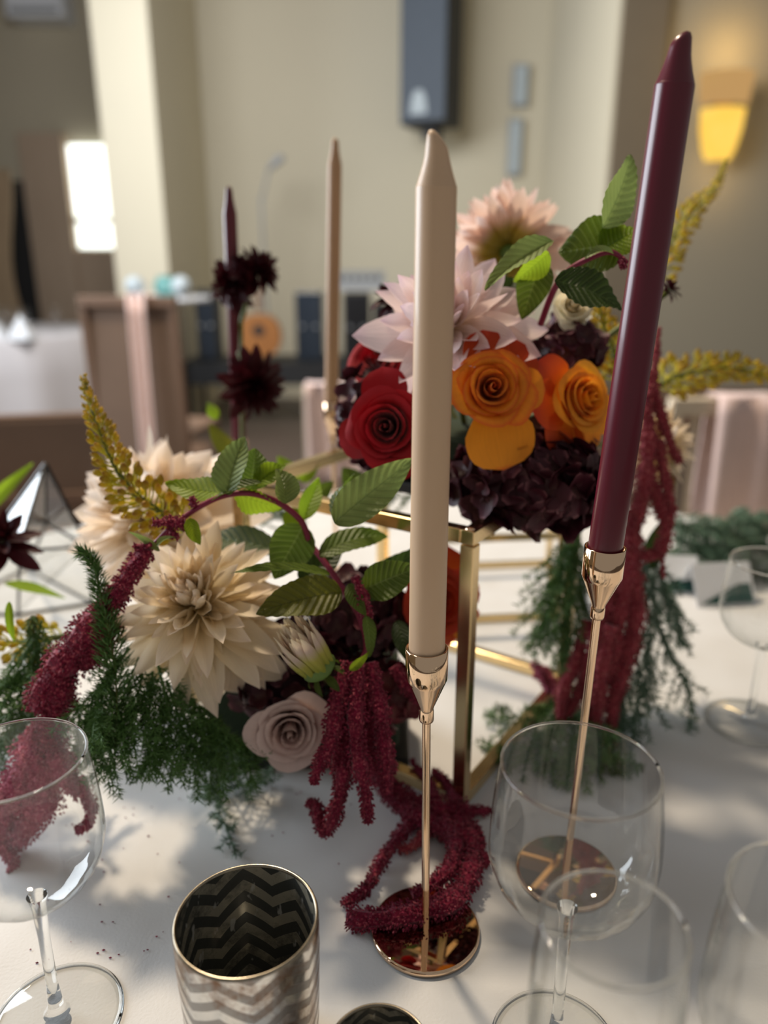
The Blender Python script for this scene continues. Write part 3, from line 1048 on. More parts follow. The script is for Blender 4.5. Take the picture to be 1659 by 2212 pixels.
# ------------------------------------------------------------------ flowers
def petal_mesh(name, mat, width, curl, cup, tipfold=0.0, nt=9, ns=5, wave=0.0, sharp=1.0, seed=0, back=0.0):
    """unit petal: +x along its length, +z its inner face"""
    r = np.random.default_rng(seed)
    v, uv = [], []
    x = z = 0.0
    ang = back
    ph = r.uniform(0, 6)
    for j in range(nt):
        t = j / (nt - 1)
        w = width * (min(1, (t + .03) * 2.2) ** .6) * max(0.0, 1 - t ** (2.6 / sharp)) ** .75
        w = max(w, .004)
        cs = cup * (1 - .5 * t) + tipfold * max(0, t - .75) * 3
        for i in range(ns):
            s = -1 + 2 * i / (ns - 1)
            yy = s * w
            zz = cs * (abs(s) ** 1.7) * w + wave * w * math.sin(ph + t * 7 + s * 1.5) * abs(s)
            v.append((x - math.sin(ang) * zz, yy * (1 - .25 * abs(cs)), z + math.cos(ang) * zz))
            uv.append((.5 + .5 * s, t))
        ang += curl / (nt - 1) * (1 + .6 * (t - .5))
        x += math.cos(ang) / (nt - 1)
        z += math.sin(ang) / (nt - 1)
    return mesh(name, v, grid_faces(ns, nt), mat, uv)


def stem_part(t, start, to, mat='stem_green', r=.0022, sag=.0):
    """stem from the bloom into the foam (world points), child of bloom t"""
    inv = t.matrix_world.inverted()
    s, q = np.asarray(start, float), np.asarray(to, float)
    mid = (s + q) / 2 + np.array([0, 0, -sag])
    pts = [np.array(inv @ Vector(p)) for p in (s, mid, q)]
    return tube_obj('stem', pts, r, mat, t, 7, 12)


def dahlia(px, py, d, R, axis, label, mat, n=120, name='dahlia', width=.26, amax=104, amin=6, lmin=.32, foam=None, roll=0., seed=1, curl=(.5, -.35), droop=0.0, wave=.12, cup=.75, depth=.38, group=None, sharp=1.0, jit=.08, loc=None, ang=6):
    p = W(px, py, d) if loc is None else np.asarray(loc)
    t = thing(name, p, label, 'flower', axis=axis, roll=roll, group=group)
    r = np.random.default_rng(seed)
    inv = np.array(t.matrix_world.to_3x3().inverted())
    down = inv @ np.array([0, 0, -1.0])
    bands = []
    for bnd in range(5):
        q = bnd / 4
        bands.append([petal_mesh('petal', mat, width * (1 - .25 * (1 - q)) * r.uniform(.85, 1.15), curl[0] * (1 - q) + curl[1] * q + r.uniform(-.15, .15), cup * (1 - .45 * q) + r.uniform(-.1, .1), tipfold=r.uniform(-.15, .35), wave=wave, sharp=sharp, seed=seed * 31 + bnd * 5 + k) for k in range(3)])
    for i in range(n):
        f = (i + .5) / n
        phi = i * 2.39996 + r.normal(0, jit)
        al = math.radians(amin + (amax - amin) * f ** .72 + r.normal(0, ang))
        ln = R * (lmin + (1 - lmin) * f ** .62) * r.uniform(.84, 1.14)
        rad = np.array([math.cos(phi), math.sin(phi), 0])
        zz = np.array([0, 0, 1.0])
        if droop:
            k = max(0, np.dot(rad, down))
            al += droop * k * f
            ln *= 1 + .22 * k * f
        x = math.cos(al) * zz + math.sin(al) * rad
        nz = math.sin(al) * zz - math.cos(al) * rad
        y = np.cross(nz, x)
        tw = r.normal(0, .26)
        y, nz = y * math.cos(tw) + nz * math.sin(tw), nz * math.cos(tw) - y * math.sin(tw)
        b = rad * R * (.03 + .05 * f) + zz * R * (depth * (1 - f) ** .8 - depth * .75)
        m = Matrix(((x[0] * ln, y[0] * ln, nz[0] * ln, b[0]), (x[1] * ln, y[1] * ln, nz[1] * ln, b[1]), (x[2] * ln, y[2] * ln, nz[2] * ln, b[2]), (0, 0, 0, 1)))
        me = bands[min(4, int(f * 5))][r.integers(3)]
        obj('petal', me, t, m)
    # green back of the bloom
    lathe_obj('receptacle', [(.0005, -R * (depth + .05)), (R * .08, -R * (depth + .02)), (R * .13, -R * depth * .82), (R * .06, -R * depth * .3)], 'sepal', t, 14)
    if foam is not None:
        a = np.asarray(t.matrix_world @ Vector((0, 0, -R * (depth + .03))))
        stem_part(t, a, foam, r=.0028)
    return t


def rose(px, py, d, R, axis, label, mat, n=24, seed=1, guard=None, roll=0., foam=None, group=None, outer_mat=None, open_=1.0, name='rose', loc=None):
    p = W(px, py, d) if loc is None else np.asarray(loc)
    t = thing(name, p, label, 'flower', axis=axis, roll=roll, group=group)
    r = np.random.default_rng(seed)
    nt, ns = 11, 13
    for i in range(n):
        f = i / (n - 1)
        a0 = i * 2.39996 * 1.0 + r.normal(0, .12)
        rad = .06 + .66 * f ** .95 * open_
        ox, oy = r.normal(0, .022, 2) * f
        hw = math.radians(115 * (1 - f) ** .8 + 52)
        top = .50 - .30 * f ** 1.3 + r.normal(0, .03)
        flare = (.02 + .40 * f ** 1.4) * r.uniform(.8, 1.2)
        spiral = .10 + .05 * (1 - f)
        ph = r.uniform(0, 6)
        v, uv = [], []
        for j in range(nt):
            tt = j / (nt - 1)
            for k in range(ns):
                s = -1 + 2 * k / (ns - 1)
                te = tt * (1 - .30 * abs(s) ** 2.6)
                rr = rad * (.30 + .70 * min(1, te * 1.7) ** .7) + spiral * s * .5 * te
                lip = max(0, (te - .55) / .45)
                rr += flare * lip ** 2
                z = -.62 + (top + .62) * te - (.26 * f) * max(0, (te - .72) / .28) ** 2
                z += .018 * math.sin(ph + s * 5) * te + .03 * lip * math.exp(-(s / .25) ** 2) * (1 - f)
                rr += (.012 + .02 * f) * math.sin(ph * 2 + s * 7) * lip
                rr *= 1 - .55 * max(0, 1 - f / .34) * te ** 2
                a = a0 + s * hw
                v.append((R * (rr * math.cos(a) + ox), R * (rr * math.sin(a) + oy), R * z))
                uv.append((.5 + .5 * s, tt))
        m_ = outer_mat if (outer_mat and f > .86) else mat
        obj('petal', mesh('petal', v, grid_faces(ns, nt), m_, uv), t)
    for (ga, gl, gw, gal, gm, gz) in (guard or []):
        me = petal_mesh('petal', gm or mat, gw, -.5, .18, nt=11, ns=9, wave=.05, sharp=.42, seed=abs(int(ga * 10)) + seed)
        phi = math.radians(ga)
        al = math.radians(gal)
        rad_ = np.array([math.cos(phi), math.sin(phi), 0]); zz = np.array([0, 0, 1.0])
        x = math.cos(al) * zz + math.sin(al) * rad_
        nz = math.sin(al) * zz - math.cos(al) * rad_
        y = np.cross(nz, x)
        ln = R * gl
        b = rad_ * R * .3 + zz * R * gz
        obj('petal', me, t, Matrix(((x[0] * ln, y[0] * ln, nz[0] * ln, b[0]), (x[1] * ln, y[1] * ln, nz[1] * ln, b[1]), (x[2] * ln, y[2] * ln, nz[2] * ln, b[2]), (0, 0, 0, 1))))
    lathe_obj('receptacle', [(.0004, -R * .80), (R * .12, -R * .78), (R * .24, -R * .68), (R * .22, -R * .56)], 'sepal', t, 14)
    if foam is not None:
        a = np.asarray(t.matrix_world @ Vector((0, 0, -R * .78)))
        stem_part(t, a, foam, r=.0024)
    return t


def floret_mesh(mat, seed):
    r = np.random.default_rng(seed)
    V, Fc, U = [], [], []
    for q in range(4):
        a = q * PI / 2 + r.normal(0, .12)
        ln, wd = r.uniform(.85, 1.1), r.uniform(.46, .60)
        bend = r.uniform(-.5, .7)
        off = len(V)
        nt, ns = 5, 4
        for j in range(nt):
            t = j / (nt - 1)
            w = wd * math.sin(PI * min(1, .12 + t * .88) ** .85) ** .55 * (1 if t < .99 else .55) if t < 1 else wd * .3
            for i in range(ns):
                s = -1 + 2 * i / (ns - 1)
                x, y = t * ln, s * w
                z = .15 * t + bend * t * t * .5 + .25 * s * s * w * (1 if bend > 0 else -1)
                V.append((x * math.cos(a) - y * math.sin(a), x * math.sin(a) + y * math.cos(a), z))
                U.append((.5 + .5 * s, t))
        Fc += [tuple(off + k for k in f) for f in grid_faces(ns, nt)]
    return mesh('floret', V, Fc, mat, U)


def hydrangea(px, py, d, R, n, label, mat='hyd', squash=(1, 1, .8), seed=3, foam=None, fl=.013, front=True):
    p = W(px, py, d)
    t = thing('hydrangea', p, label, 'flower')
    r = np.random.default_rng(seed)
    ms = [floret_mesh(mat, seed * 7 + k) for k in range(5)]
    for i in range(n):
        z = 1 - 2 * (i + .5) / n
        a = i * 2.39996
        s = math.sqrt(1 - z * z)
        nv = np.array([s * math.cos(a), s * math.sin(a), z])
        pos = nv * R * np.array(squash) * r.uniform(.82, 1.02)
        nn = nv + r.normal(0, .35, 3)
        m = Matrix.Translation(Vector(pos)) @ frame(nn, r.uniform(0, 6)).to_4x4() @ Matrix.Scale(fl * r.uniform(.8, 1.25), 4)
        obj('floret', ms[r.integers(5)], t, m)
    v, f, u = lathe([(.0005, -R * .6)] + [(R * .72 * math.sin(q), -R * .6 * math.cos(q)) for q in np.linspace(.3, PI - .3, 8)] + [(.0005, R * .6)], 14)
    v = [np.array(x) * np.array(squash) for x in v]
    obj('core', mesh('core', v, f, mat, u), t)
    if foam is not None:
        stem_part(t, p + np.array([0, 0, -R * .5 * squash[2]]), foam, r=.003)
    return t


def leaf_geom(a, b, nrm, wd, bend=.12, fold=.25, wave=.05, seed=0, shape=.78):
    a, b = np.asarray(a, float), np.asarray(b, float)
    x = b - a
    ln = np.linalg.norm(x)
    x /= ln
    z = np.asarray(nrm, float)
    z = z - x * np.dot(z, x); z /= np.linalg.norm(z)
    y = np.cross(z, x)
    nt, ns = 61, 13
    v, uv = [], []
    r = np.random.default_rng(seed)
    p1, p2 = r.uniform(0, 6, 2)
    tw = r.normal(0, .25)
    for j in range(nt):
        t = j / (nt - 1)
        w = wd / 2 * (math.sin(PI * t ** shape) ** .72) * (1 - .25 * t) * 1.12
        w = max(w, .0004)
        zc = bend * ln * 4 * t * (1 - t) * .5 - bend * ln * .3 * t * t
        for i in range(ns):
            s = -1 + 2 * i / (ns - 1)
            A = abs(s)
            zz = zc + fold * A * w + wave * wd * math.sin(p1 + t * 9 + (2 if s > 0 else 0)) * A ** 2
            zz -= .020 * wd * math.cos((t - A * .2) * 2 * PI * 10) * min(1, A * 4) * (1 if t < .95 else 0)
            ca, sa = math.cos(tw * t), math.sin(tw * t)
            yy = s * w
            yy, zz = yy * ca - zz * sa, yy * sa + zz * ca
            v.append(a + x * ln * t + y * yy + z * zz)
            uv.append((.5 + .5 * s, t))
    return v, grid_faces(ns, nt), uv


def leaf(parent, base, l, mat, seed):
    """l = (base px, py), (tip px, py), width px, depth base, depth tip, normal, options"""
    (bx, by), (tx, ty), wpx, d0, d1, nrm, kw = l
    a, b = W(bx, by, d0), W(tx, ty, d1)
    v, f, u = leaf_geom(a - base, b - base, nrm, wpx * (d0 + d1) / 2 / F, seed=seed, **kw)
    return obj('leaf', mesh('leaf', v, f, mat, u), parent)


# tassels of amaranthus
OCT = np.array([(1, 0, 0), (-1, 0, 0), (0, 1, 0), (0, -1, 0), (0, 0, 1.5), (0, 0, -.6)], float)
OCTF = np.array([(0, 2, 4), (2, 1, 4), (1, 3, 4), (3, 0, 4), (2, 0, 5), (1, 2, 5), (3, 1, 5), (0, 3, 5)])


def tassel(parent, base, pts, rad, mat, seed=0, dens=1.0, bl=.0017, fuzz=.35):
    r = np.random.default_rng(seed)
    p = smooth_path(pts, 60) - base
    ln = np.sum(np.linalg.norm(np.diff(p, axis=0), axis=1))
    rr = np.interp(np.linspace(0, 1, 60), np.linspace(0, 1, len(rad)), rad)
    rr = rr * (1 + .14 * np.sin(np.linspace(0, ln / .006, 60) + seed) + r.normal(0, .05, 60))
    v, f, u = tube(p, rr * .72, 8)
    v = np.array(v)
    n = int(dens * ln * 2 * PI * rr.mean() / (bl * 1.55) ** 2 * 1.1)
    t_, a_, b_ = frames_along(p)
    k = r.uniform(0, 58.99, n)
    i0 = k.astype(int)
    fr = (k - i0)[:, None]
    c = p[i0] * (1 - fr) + p[i0 + 1] * fr
    w = r.uniform(0, 2 * PI, n)
    nd = np.cos(w)[:, None] * a_[i0] + np.sin(w)[:, None] * b_[i0]
    q = rr[i0] * (.72 + fuzz * r.uniform(0, 1, n) ** 1.5)
    c = c + nd * q[:, None]
    zd = nd + .7 * t_[i0] + r.normal(0, .35, (n, 3))
    zd /= np.linalg.norm(zd, axis=1)[:, None]
    h = r.normal(0, 1, (n, 3))
    xd = np.cross(zd, h); xd /= np.linalg.norm(xd, axis=1)[:, None]
    yd = np.cross(zd, xd)
    sz = bl * r.uniform(.5, 1.05, n)
    P = c[:, None, :] + sz[:, None, None] * (OCT[None, :, 0:1] * xd[:, None, :] * .72 + OCT[None, :, 1:2] * yd[:, None, :] * .72 + OCT[None, :, 2:3] * zd[:, None, :])
    off = len(v)
    V = np.vstack([v, P.reshape(-1, 3)])
    Fb = (OCTF[None] + (off + 6 * np.arange(n))[:, None, None]).reshape(-1, 3)
    return obj('tassel', mesh('tassel', V, list(f) + Fb.tolist(), mat, smooth=False), parent)


def needles(P, D, ln, wd, r, curve=.0):
    n = len(P)
    D = D / np.linalg.norm(D, axis=1)[:, None]
    h = r.normal(0, 1, (n, 3))
    s = np.cross(D, h); s /= np.linalg.norm(s, axis=1)[:, None]
    a = P - s * wd / 2
    b = P + s * wd / 2
    c = P + D * ln[:, None] * .6 + s * wd * .45
    d = P + D * ln[:, None] * .6 - s * wd * .45
    e = P + D * ln[:, None]
    V = np.stack([a, b, c, d, e], 1).reshape(-1, 3)
    k = 5 * np.arange(n)[:, None]
    Fq = np.hstack([k, k + 1, k + 2, k + 3]).tolist()
    Ft = np.hstack([k + 3, k + 2, k + 4]).tolist()
    return V, Fq + Ft


def fern(pts, label, kind='spray', spread=.05, nb=34, nlen=.0085, mat='fern', seed=0, group=None, rad=(.004, .012, .014), dens=1.0, wd=.0008, droop=.3, upward=None):
    r = np.random.default_rng(seed)
    pts = np.asarray(pts)
    base = pts[0]
    t = thing('fern_frond', base, label, 'fern', group=group)
    p = smooth_path(pts, 60) - base
    ln = np.sum(np.linalg.norm(np.diff(p, axis=0), axis=1))
    tg, na, nbv = frames_along(p)
    v, f, u = tube(p, np.linspace(.0012, .0006, 60), 5)
    obj('stem', mesh('stem', v, f, 'stem_green' if kind != 'spray' else mat, u), t)
    Ps, Ds, Ls = [], [], []
    bv, bf = [], []
    if kind == 'foxtail':
        n = int(ln * 9000 * dens)
        k = r.uniform(0, 58.99, n); i0 = k.astype(int)
        c = p[i0] + (p[i0 + 1] - p[i0]) * (k - i0)[:, None]
        w = r.uniform(0, 2 * PI, n)
        nd = np.cos(w)[:, None] * na[i0] + np.sin(w)[:, None] * nbv[i0]
        R = np.interp(i0 / 59, np.linspace(0, 1, len(rad)), rad)
        q = R * r.uniform(0, .75, n)
        Ps.append(c + nd * q[:, None])
        Ds.append(nd * .75 + tg[i0] * -.65 + r.normal(0, .22, (n, 3)))
        Ls.append(nlen * r.uniform(.6, 1.2, n))
    else:
        for i in range(nb):
            f0 = .06 + .92 * i / nb
            idx = min(58, int(f0 * 59))
            side = 1 if i % 2 else -1
            w = r.normal(0, .5) + (0 if side > 0 else PI)
            nd = math.cos(w) * na[idx] + math.sin(w) * nbv[idx]
            prof = math.sin(PI * min(1, .22 + .78 * f0)) ** .7
            bl = spread * prof * r.uniform(.6, 1.15)
            d0 = nd * .8 + tg[idx] * .75
            d0 /= np.linalg.norm(d0)
            m = 7
            ts = np.linspace(0, 1, m)[:, None]
            bp = p[idx] + d0 * bl * ts + np.array([0, 0, -droop]) * bl * ts ** 2
            bt, bn, bb_ = frames_along(bp)
            off = len(bv)
            vv, ff, _ = tube(bp, np.linspace(.0006, .0003, m), 3)
            bv += list(vv); bf += [tuple(off + q for q in fc) for fc in ff]
            n = max(4, int(bl * 1500 * dens))
            k = r.uniform(.3, m - 1.001, n); i0 = k.astype(int)
            c = bp[i0] + (bp[i0 + 1] - bp[i0]) * (k - i0)[:, None]
            w2 = r.uniform(0, 2 * PI, n)
            n2 = np.cos(w2)[:, None] * bn[i0] + np.sin(w2)[:, None] * bb_[i0]
            Ps.append(c); Ds.append(n2 * .9 + bt[i0] * .55 + r.normal(0, .2, (n, 3))); Ls.append(nlen * r.uniform(.5, 1.1, n))
        n = int(ln * 500 * dens)
        k = r.uniform(0, 58.99, n); i0 = k.astype(int)
        w = r.uniform(0, 2 * PI, n)
        Ps.append(p[i0]); Ds.append(np.cos(w)[:, None] * na[i0] + np.sin(w)[:, None] * nbv[i0] + .6 * tg[i0]); Ls.append(nlen * r.uniform(.5, 1, n))
    P, D, Ln = np.vstack(Ps), np.vstack(Ds), np.concatenate(Ls)
    V, Fc = needles(P, D, Ln, wd, r)
    if bv:
        off = len(V)
        V = np.vstack([V, np.array(bv)])
        Fc += [tuple(off + q for q in fc) for fc in bf]
    o = obj('needles', mesh('needles', V, Fc, mat, smooth=False), t)
    o['kind'] = 'stuff'
    return t


def foxtail_lily(pts, label, n=110, seed=0, rmax=.021, bud=.0075, group=None, dense=1.0):
    r = np.random.default_rng(seed)
    pts = np.asarray(pts)
    base = pts[0]
    t = thing('foxtail_lily', base, label, 'flower', group=group)
    p = smooth_path(pts, 80) - base
    v, f, u = tube(p, np.linspace(.0032, .0012, 80), 9)
    obj('stem', mesh('stem', v, f, 'stem_green', u), t)
    tg, na, nb = frames_along(p)
    # bud on a thin curved pedicel, unit length 1 along +x
    def bud_mesh(sd):
        rr = np.random.default_rng(sd)
        k = rr.uniform(.12, .3)
        q = [(0, 0, 0), (.35, 0, k * .3), (.62, 0, k * .9)]
        vv, ff, uu = tube(smooth_path(q, 5), [.035, .03, .03, .03, .045], 5)
        uu = [(a, b * .4) for a, b in uu]
        c = np.array(smooth_path(q, 5)[-1]); ax = np.array([1, 0, k * 1.6]); ax /= np.linalg.norm(ax)
        prof = [(.045, 0), (.10, .06), (.135, .17), (.12, .28), (.07, .37), (.012, .42)]
        m = np.array(frame(ax))
        lv, lf, lu = lathe(prof, 8)
        off = len(vv)
        vv = list(vv) + [c + m @ np.array(x) for x in lv]
        ff = list(ff) + [tuple(off + z for z in g) for g in lf]
        uu = list(uu) + [(a, .45 + .55 * b) for a, b in lu]
        return mesh('bud', vv, ff, 'erem_bud', uu)
    ms = [bud_mesh(seed * 9 + k) for k in range(4)]
    for i in range(n):
        f0 = .10 + .895 * (i / (n - 1)) ** .85
        idx = min(79, int(f0 * 79))
        a = i * 2.39996 + r.normal(0, .2)
        nd = math.cos(a) * na[idx] + math.sin(a) * nb[idx]
        ln = rmax * (1 - .78 * f0 ** 1.7) * r.uniform(.85, 1.15)
        lean = .15 + 1.5 * f0 ** 3
        x = nd + tg[idx] * lean
        x /= np.linalg.norm(x)
        z = tg[idx] - x * np.dot(tg[idx], x)
        z /= np.linalg.norm(z) + 1e-9
        y = np.cross(z, x)
        b = p[idx] + nd * .001
        g = max(ln, .009)
        m = Matrix(((x[0] * ln, y[0] * g, z[0] * g, b[0]), (x[1] * ln, y[1] * g, z[1] * g, b[1]), (x[2] * ln, y[2] * g, z[2] * g, b[2]), (0, 0, 0, 1)))
        obj('bud', ms[r.integers(4)], t, m)
    return t


# --- lower arrangement on the cloth
dahlia(425, 1305, .63, .081, (-.12, -.62, .72), 'large open cream dahlia low at the front of the arrangement', 'cream_petal', n=170, foam=LOF, seed=4, droop=.62, amax=112, sharp=.95, curl=(.75, -.75), width=.205, wave=.28, cup=.95, ang=9, jit=.16)
dahlia(325, 1105, .80, .099, (-.35, -.62, .62), 'pale blush dahlia, very large, behind the yellow foxtail spike', 'blush_petal', n=120, foam=LOF, seed=9, width=.30, sharp=.9, ang=9, wave=.2, amax=106, curl=(.8, -.2))
rose(628, 1578, .64, .0335, (.12, -.86, .18), 'dusty mauve rose at the foot of the arrangement', 'mauve_petal', n=18, seed=5, foam=LOF)
rose(945, 1300, .70, .036, (.25, -.8, .3), 'orange rose low behind the beige candle and its brass stand leg', 'flame_petal', n=22, seed=8, foam=LOF + np.array([.05, 0, 0]), guard=[(-60, 1.9, .55, 120, 'flame_petal', -.4), (-20, 1.6, .55, 110, 'orange_petal', -.4), (60, 1.5, .5, 105, 'flame_petal', -.4), (-95, 1.6, .5, 118, 'flame_petal', -.4)])


def dahlia_bud():
    p = W(688, 1440, .60)
    ax = np.array([-.45, -.25, .85]) 
    t = thing('dahlia_bud', p, 'half-open greenish cream dahlia bud with pointed petals and green sepals', 'flower', axis=ax)
    r = np.random.default_rng(3)
    R = .054
    ms = [petal_mesh('petal', 'bud_petal', .13, .30 + .1 * k, .8, seed=70 + k, sharp=.9, nt=9, wave=.03) for k in range(3)]
    for i in range(60):
        f = i / 59
        phi = i * 2.39996
        al = math.radians(2 + 9 * f)
        ln = R * (1.0 - .22 * f) * r.uniform(.92, 1.12)
        rad = np.array([math.cos(phi), math.sin(phi), 0]); zz = np.array([0, 0, 1.0])
        al0 = al + .16 * f
        x = math.cos(al0) * zz + math.sin(al0) * rad
        nz = math.sin(al0) * zz - math.cos(al0) * rad
        y = np.cross(nz, x)
        b = rad * R * (.04 + .20 * f) - zz * R * .05
        obj('petal', ms[r.integers(3)], t, Matrix(((x[0] * ln, y[0] * ln, nz[0] * ln, b[0]), (x[1] * ln, y[1] * ln, nz[1] * ln, b[1]), (x[2] * ln, y[2] * ln, nz[2] * ln, b[2]), (0, 0, 0, 1))))
    rec = lathe_obj('receptacle', [(.0005, -R * .16), (R * .14, -R * .15), (R * .27, -R * .02), (R * .22, R * .1)], 'sepal', t, 16)
    sm = petal_mesh('sepal', 'leaf', .26, -1.1, .3, seed=5, sharp=1.2)
    for k in range(6):
        phi = k * PI / 3
        al = math.radians(112 + 14 * (k % 2))
        rad = np.array([math.cos(phi), math.sin(phi), 0]); zz = np.array([0, 0, 1.0])
        x = math.cos(al) * zz + math.sin(al) * rad
        nz = math.sin(al) * zz - math.cos(al) * rad
        y = np.cross(nz, x); ln = .017
        b = rad * R * .14 - zz * R * .1
        obj('sepal', sm, rec, Matrix(((x[0] * ln, y[0] * ln, nz[0] * ln, b[0]), (x[1] * ln, y[1] * ln, nz[1] * ln, b[1]), (x[2] * ln, y[2] * ln, nz[2] * ln, b[2]), (0, 0, 0, 1))))
    stem_part(t, np.asarray(t.matrix_world @ Vector((0, 0, -R * .14))), LOF + np.array([.02, -.02, 0]), r=.0022)


dahlia_bud()
hydrangea(770, 1330, .725, .055, 80, 'wine-dark hydrangea low behind the half-open bud', 'hyd', foam=LOF + np.array([.03, 0, 0]), seed=11)
hydrangea(835, 1500, .70, .030, 40, 'small brownish red hydrangea head beside the hanging crimson tassels', 'hyd_brown', foam=LOF + np.array([.06, 0, -.02]), seed=13, fl=.011)
hydrangea(620, 1450, .70, .05, 60, 'deep maroon hydrangea shaded beneath the cream dahlia', 'hyd', foam=LOF, seed=14)

# --- upper arrangement on the brass stand
hydrangea(1140, 1035, .685, .064, 130, 'broad near-black hydrangea overhanging the brass stand under the roses', 'hyd', squash=(1.05, .8, .66), foam=UPF, seed=21, fl=.0185)
hydrangea(805, 905, .74, .040, 60, 'dark hydrangea head beside the red rose', 'hyd', squash=(.8, .8, 1.2), foam=UPF, seed=23, fl=.0125)
hydrangea(1225, 748, .72, .030, 44, 'glossy blackish hydrangea sprig above the yellow-orange rose', 'hyd', foam=UPF, seed=25, fl=.012)
rose(1062, 838, .615, .0335, (.03, -.9, .28), 'golden orange rose in full bloom with one drooping outer petal', 'orange_petal', n=19, seed=2, foam=UPF, outer_mat='orange_petal',
     guard=[(-78, 1.75, .52, 90, 'orange_petal', -.30), (48, 1.25, .5, 88, 'flame_petal', -.35), (95, 1.2, .5, 80, 'flame_petal', -.35), (170, 1.1, .5, 84, 'orange_petal', -.3), (0, 1.1, .5, 80, 'orange_petal', -.3)])
rose(1258, 862, .66, .034, (.50, -.72, .32), 'yellow-hearted rose with flame-red outer petals beside the burgundy candle', 'yellow_petal', n=19, seed=12, foam=UPF,
     guard=[(180, 1.25, .55, 72, 'flame_petal', -.4), (235, 1.3, .55, 78, 'flame_petal', -.4), (130, 1.2, .5, 72, 'flame_petal', -.4), (290, 1.2, .5, 82, 'orange_petal', -.4)])
rose(836, 922, .635, .0345, (-.18, -.9, .2), 'velvety crimson rose half hidden behind the beige candle', 'red_petal', n=18, seed=6, foam=UPF, guard=[(20, 1.2, .5, 80, 'red_petal', -.4), (100, 1.2, .5, 80, 'red_petal', -.4), (200, 1.1, .5, 84, 'red_petal', -.4), (280, 1.1, .5, 86, 'red_petal', -.4)])
rose(812, 780, .76, .030, (-.3, -.6, .5), 'second crimson rose tucked behind the pink dahlia', 'red_petal', n=20, seed=16, foam=UPF)
dahlia(972, 706, .655, .078, (-.10, -.70, .60), 'pink-tinged white dahlia with broad petals behind the beige candle', 'pink_petal', n=64, foam=UPF, seed=17, width=.27, sharp=.85, ang=9, amax=100, lmin=.42, curl=(.5, -.25), wave=.1, cup=.6)
dahlia(1092, 530, .86, .074, (-.08, .86, .50), 'blush dahlia turned away, showing its yellow-green back', 'back_petal', n=140, foam=UPF, seed=19, width=.2, amax=108, curl=(.4, -.15), depth=.25)
dahlia(1428, 960, .85, .060, (.75, -.55, .2), 'cream dahlia in profile behind the hanging red tassels', 'cream_petal', n=60, foam=UPF, seed=22, width=.28)
rose(1236, 662, .70, .021, (0, -.8, .5), 'small ivory rosebud between the magenta stem and a leaf', 'ivory_petal', n=16, seed=26, foam=UPF, name='rosebud')
# dark dahlias on thin stems at the rear
dahlia(500, 612, .98, .040, (-.5, -.7, .2), 'maroon dahlia facing the glazed door on the tall dark stem', 'dark_petal', n=60, seed=31, width=.3, foam=np.array([W(512, 980, .98)[0], W(512, 980, .98)[1], TABLE + .1]), jit=.05)
dahlia(562, 580, .97, .036, (.6, -.3, .55), 'maroon dahlia facing the loudspeaker on the tall dark stem', 'dark_petal', n=56, seed=32, width=.3, foam=W(520, 700, .975), jit=.05)
dahlia(552, 838, .95, .046, (.45, -.6, -.2), 'near-black maroon dahlia drooping lower on the dark stem', 'dark_petal', n=70, seed=33, width=.27, sharp=.9, foam=W(516, 760, .97))
dahlia(5, 1165, .80, .042, (.25, -.35, .85), 'small maroon dahlia beside the glass lantern', 'dark_petal', n=34, seed=34, width=.25, sharp=.9, amax=98, foam=W(-60, 1330, .82))
dahlia(845, 640, .80, .024, (-.2, -.5, .7), 'little black-red dahlia behind the pink dahlia', 'dark_petal', n=30, seed=35, width=.3, foam=UPF)
dahlia(1448, 622, .72, .014, (.5, .1, .7), 'tiny dark flower head peeping past the burgundy candle', 'dark_petal', n=24, seed=36, width=.3, foam=UPF)

# --- foxtail lilies
foxtail_lily([W(445, 1180, .665), W(360, 1115, .655), W(290, 1065, .645), W(245, 1000, .64), W(212, 920, .64), W(190, 855, .645), W(180, 818, .65)],
             'sharp yellow-green foxtail lily spike rising across the blush dahlia', n=190, seed=1, rmax=.027)
foxtail_lily([W(1400, 640, .90), W(1450, 520, .92), W(1490, 462, .94), W(1540, 410, .95), W(1568, 348, .96)], 'yellow foxtail lily spike reaching up towards the wall lamp', n=150, seed=2, rmax=.026)
foxtail_lily([W(1390, 850, .88), W(1470, 812, .89), W(1560, 796, .90), W(1640, 806, .9), W(1720, 830, .9)], 'golden foxtail lily spike lying level above the pink-sashed chair', n=170, seed=3, rmax=.029)
foxtail_lily([W(1345, 850, .76), W(1325, 760, .76), W(1300, 690, .76), W(1290, 650, .765)], 'short amber foxtail lily spike behind the burgundy candle', n=110, seed=4, rmax=.026)
foxtail_lily([W(150, 1372, .70), W(90, 1382, .70), W(20, 1388, .70), W(-70, 1380, .70)], 'green-gold foxtail lily spike low beside the hanging magenta tassel', n=90, seed=5, rmax=.026)


# --- amaranthus with leaves
def amaranth(label, stem_pts, leaves, tassels, seed, mat_t='tassel', stem_r=.0024, small=()):
    base = np.asarray(stem_pts[0])
    t = thing('amaranthus', base, label, 'flower')
    tube_obj('stem', stem_pts, [stem_r * 1.1, stem_r, stem_r * .7], 'stem_magenta', t, 9, 60, base)
    for k, (l, m) in enumerate(leaves):
        lo = leaf(t, base, l, m, seed * 50 + k)
    for k, (pts, rad, mm) in enumerate(tassels):
        tassel(t, base, pts, rad, mm or mat_t, seed * 100 + k)
    for k, (a, b, r_) in enumerate(small):
        tassel(t, base, [a, b], (r_, r_ * .5), mat_t, seed * 200 + k)
    return t


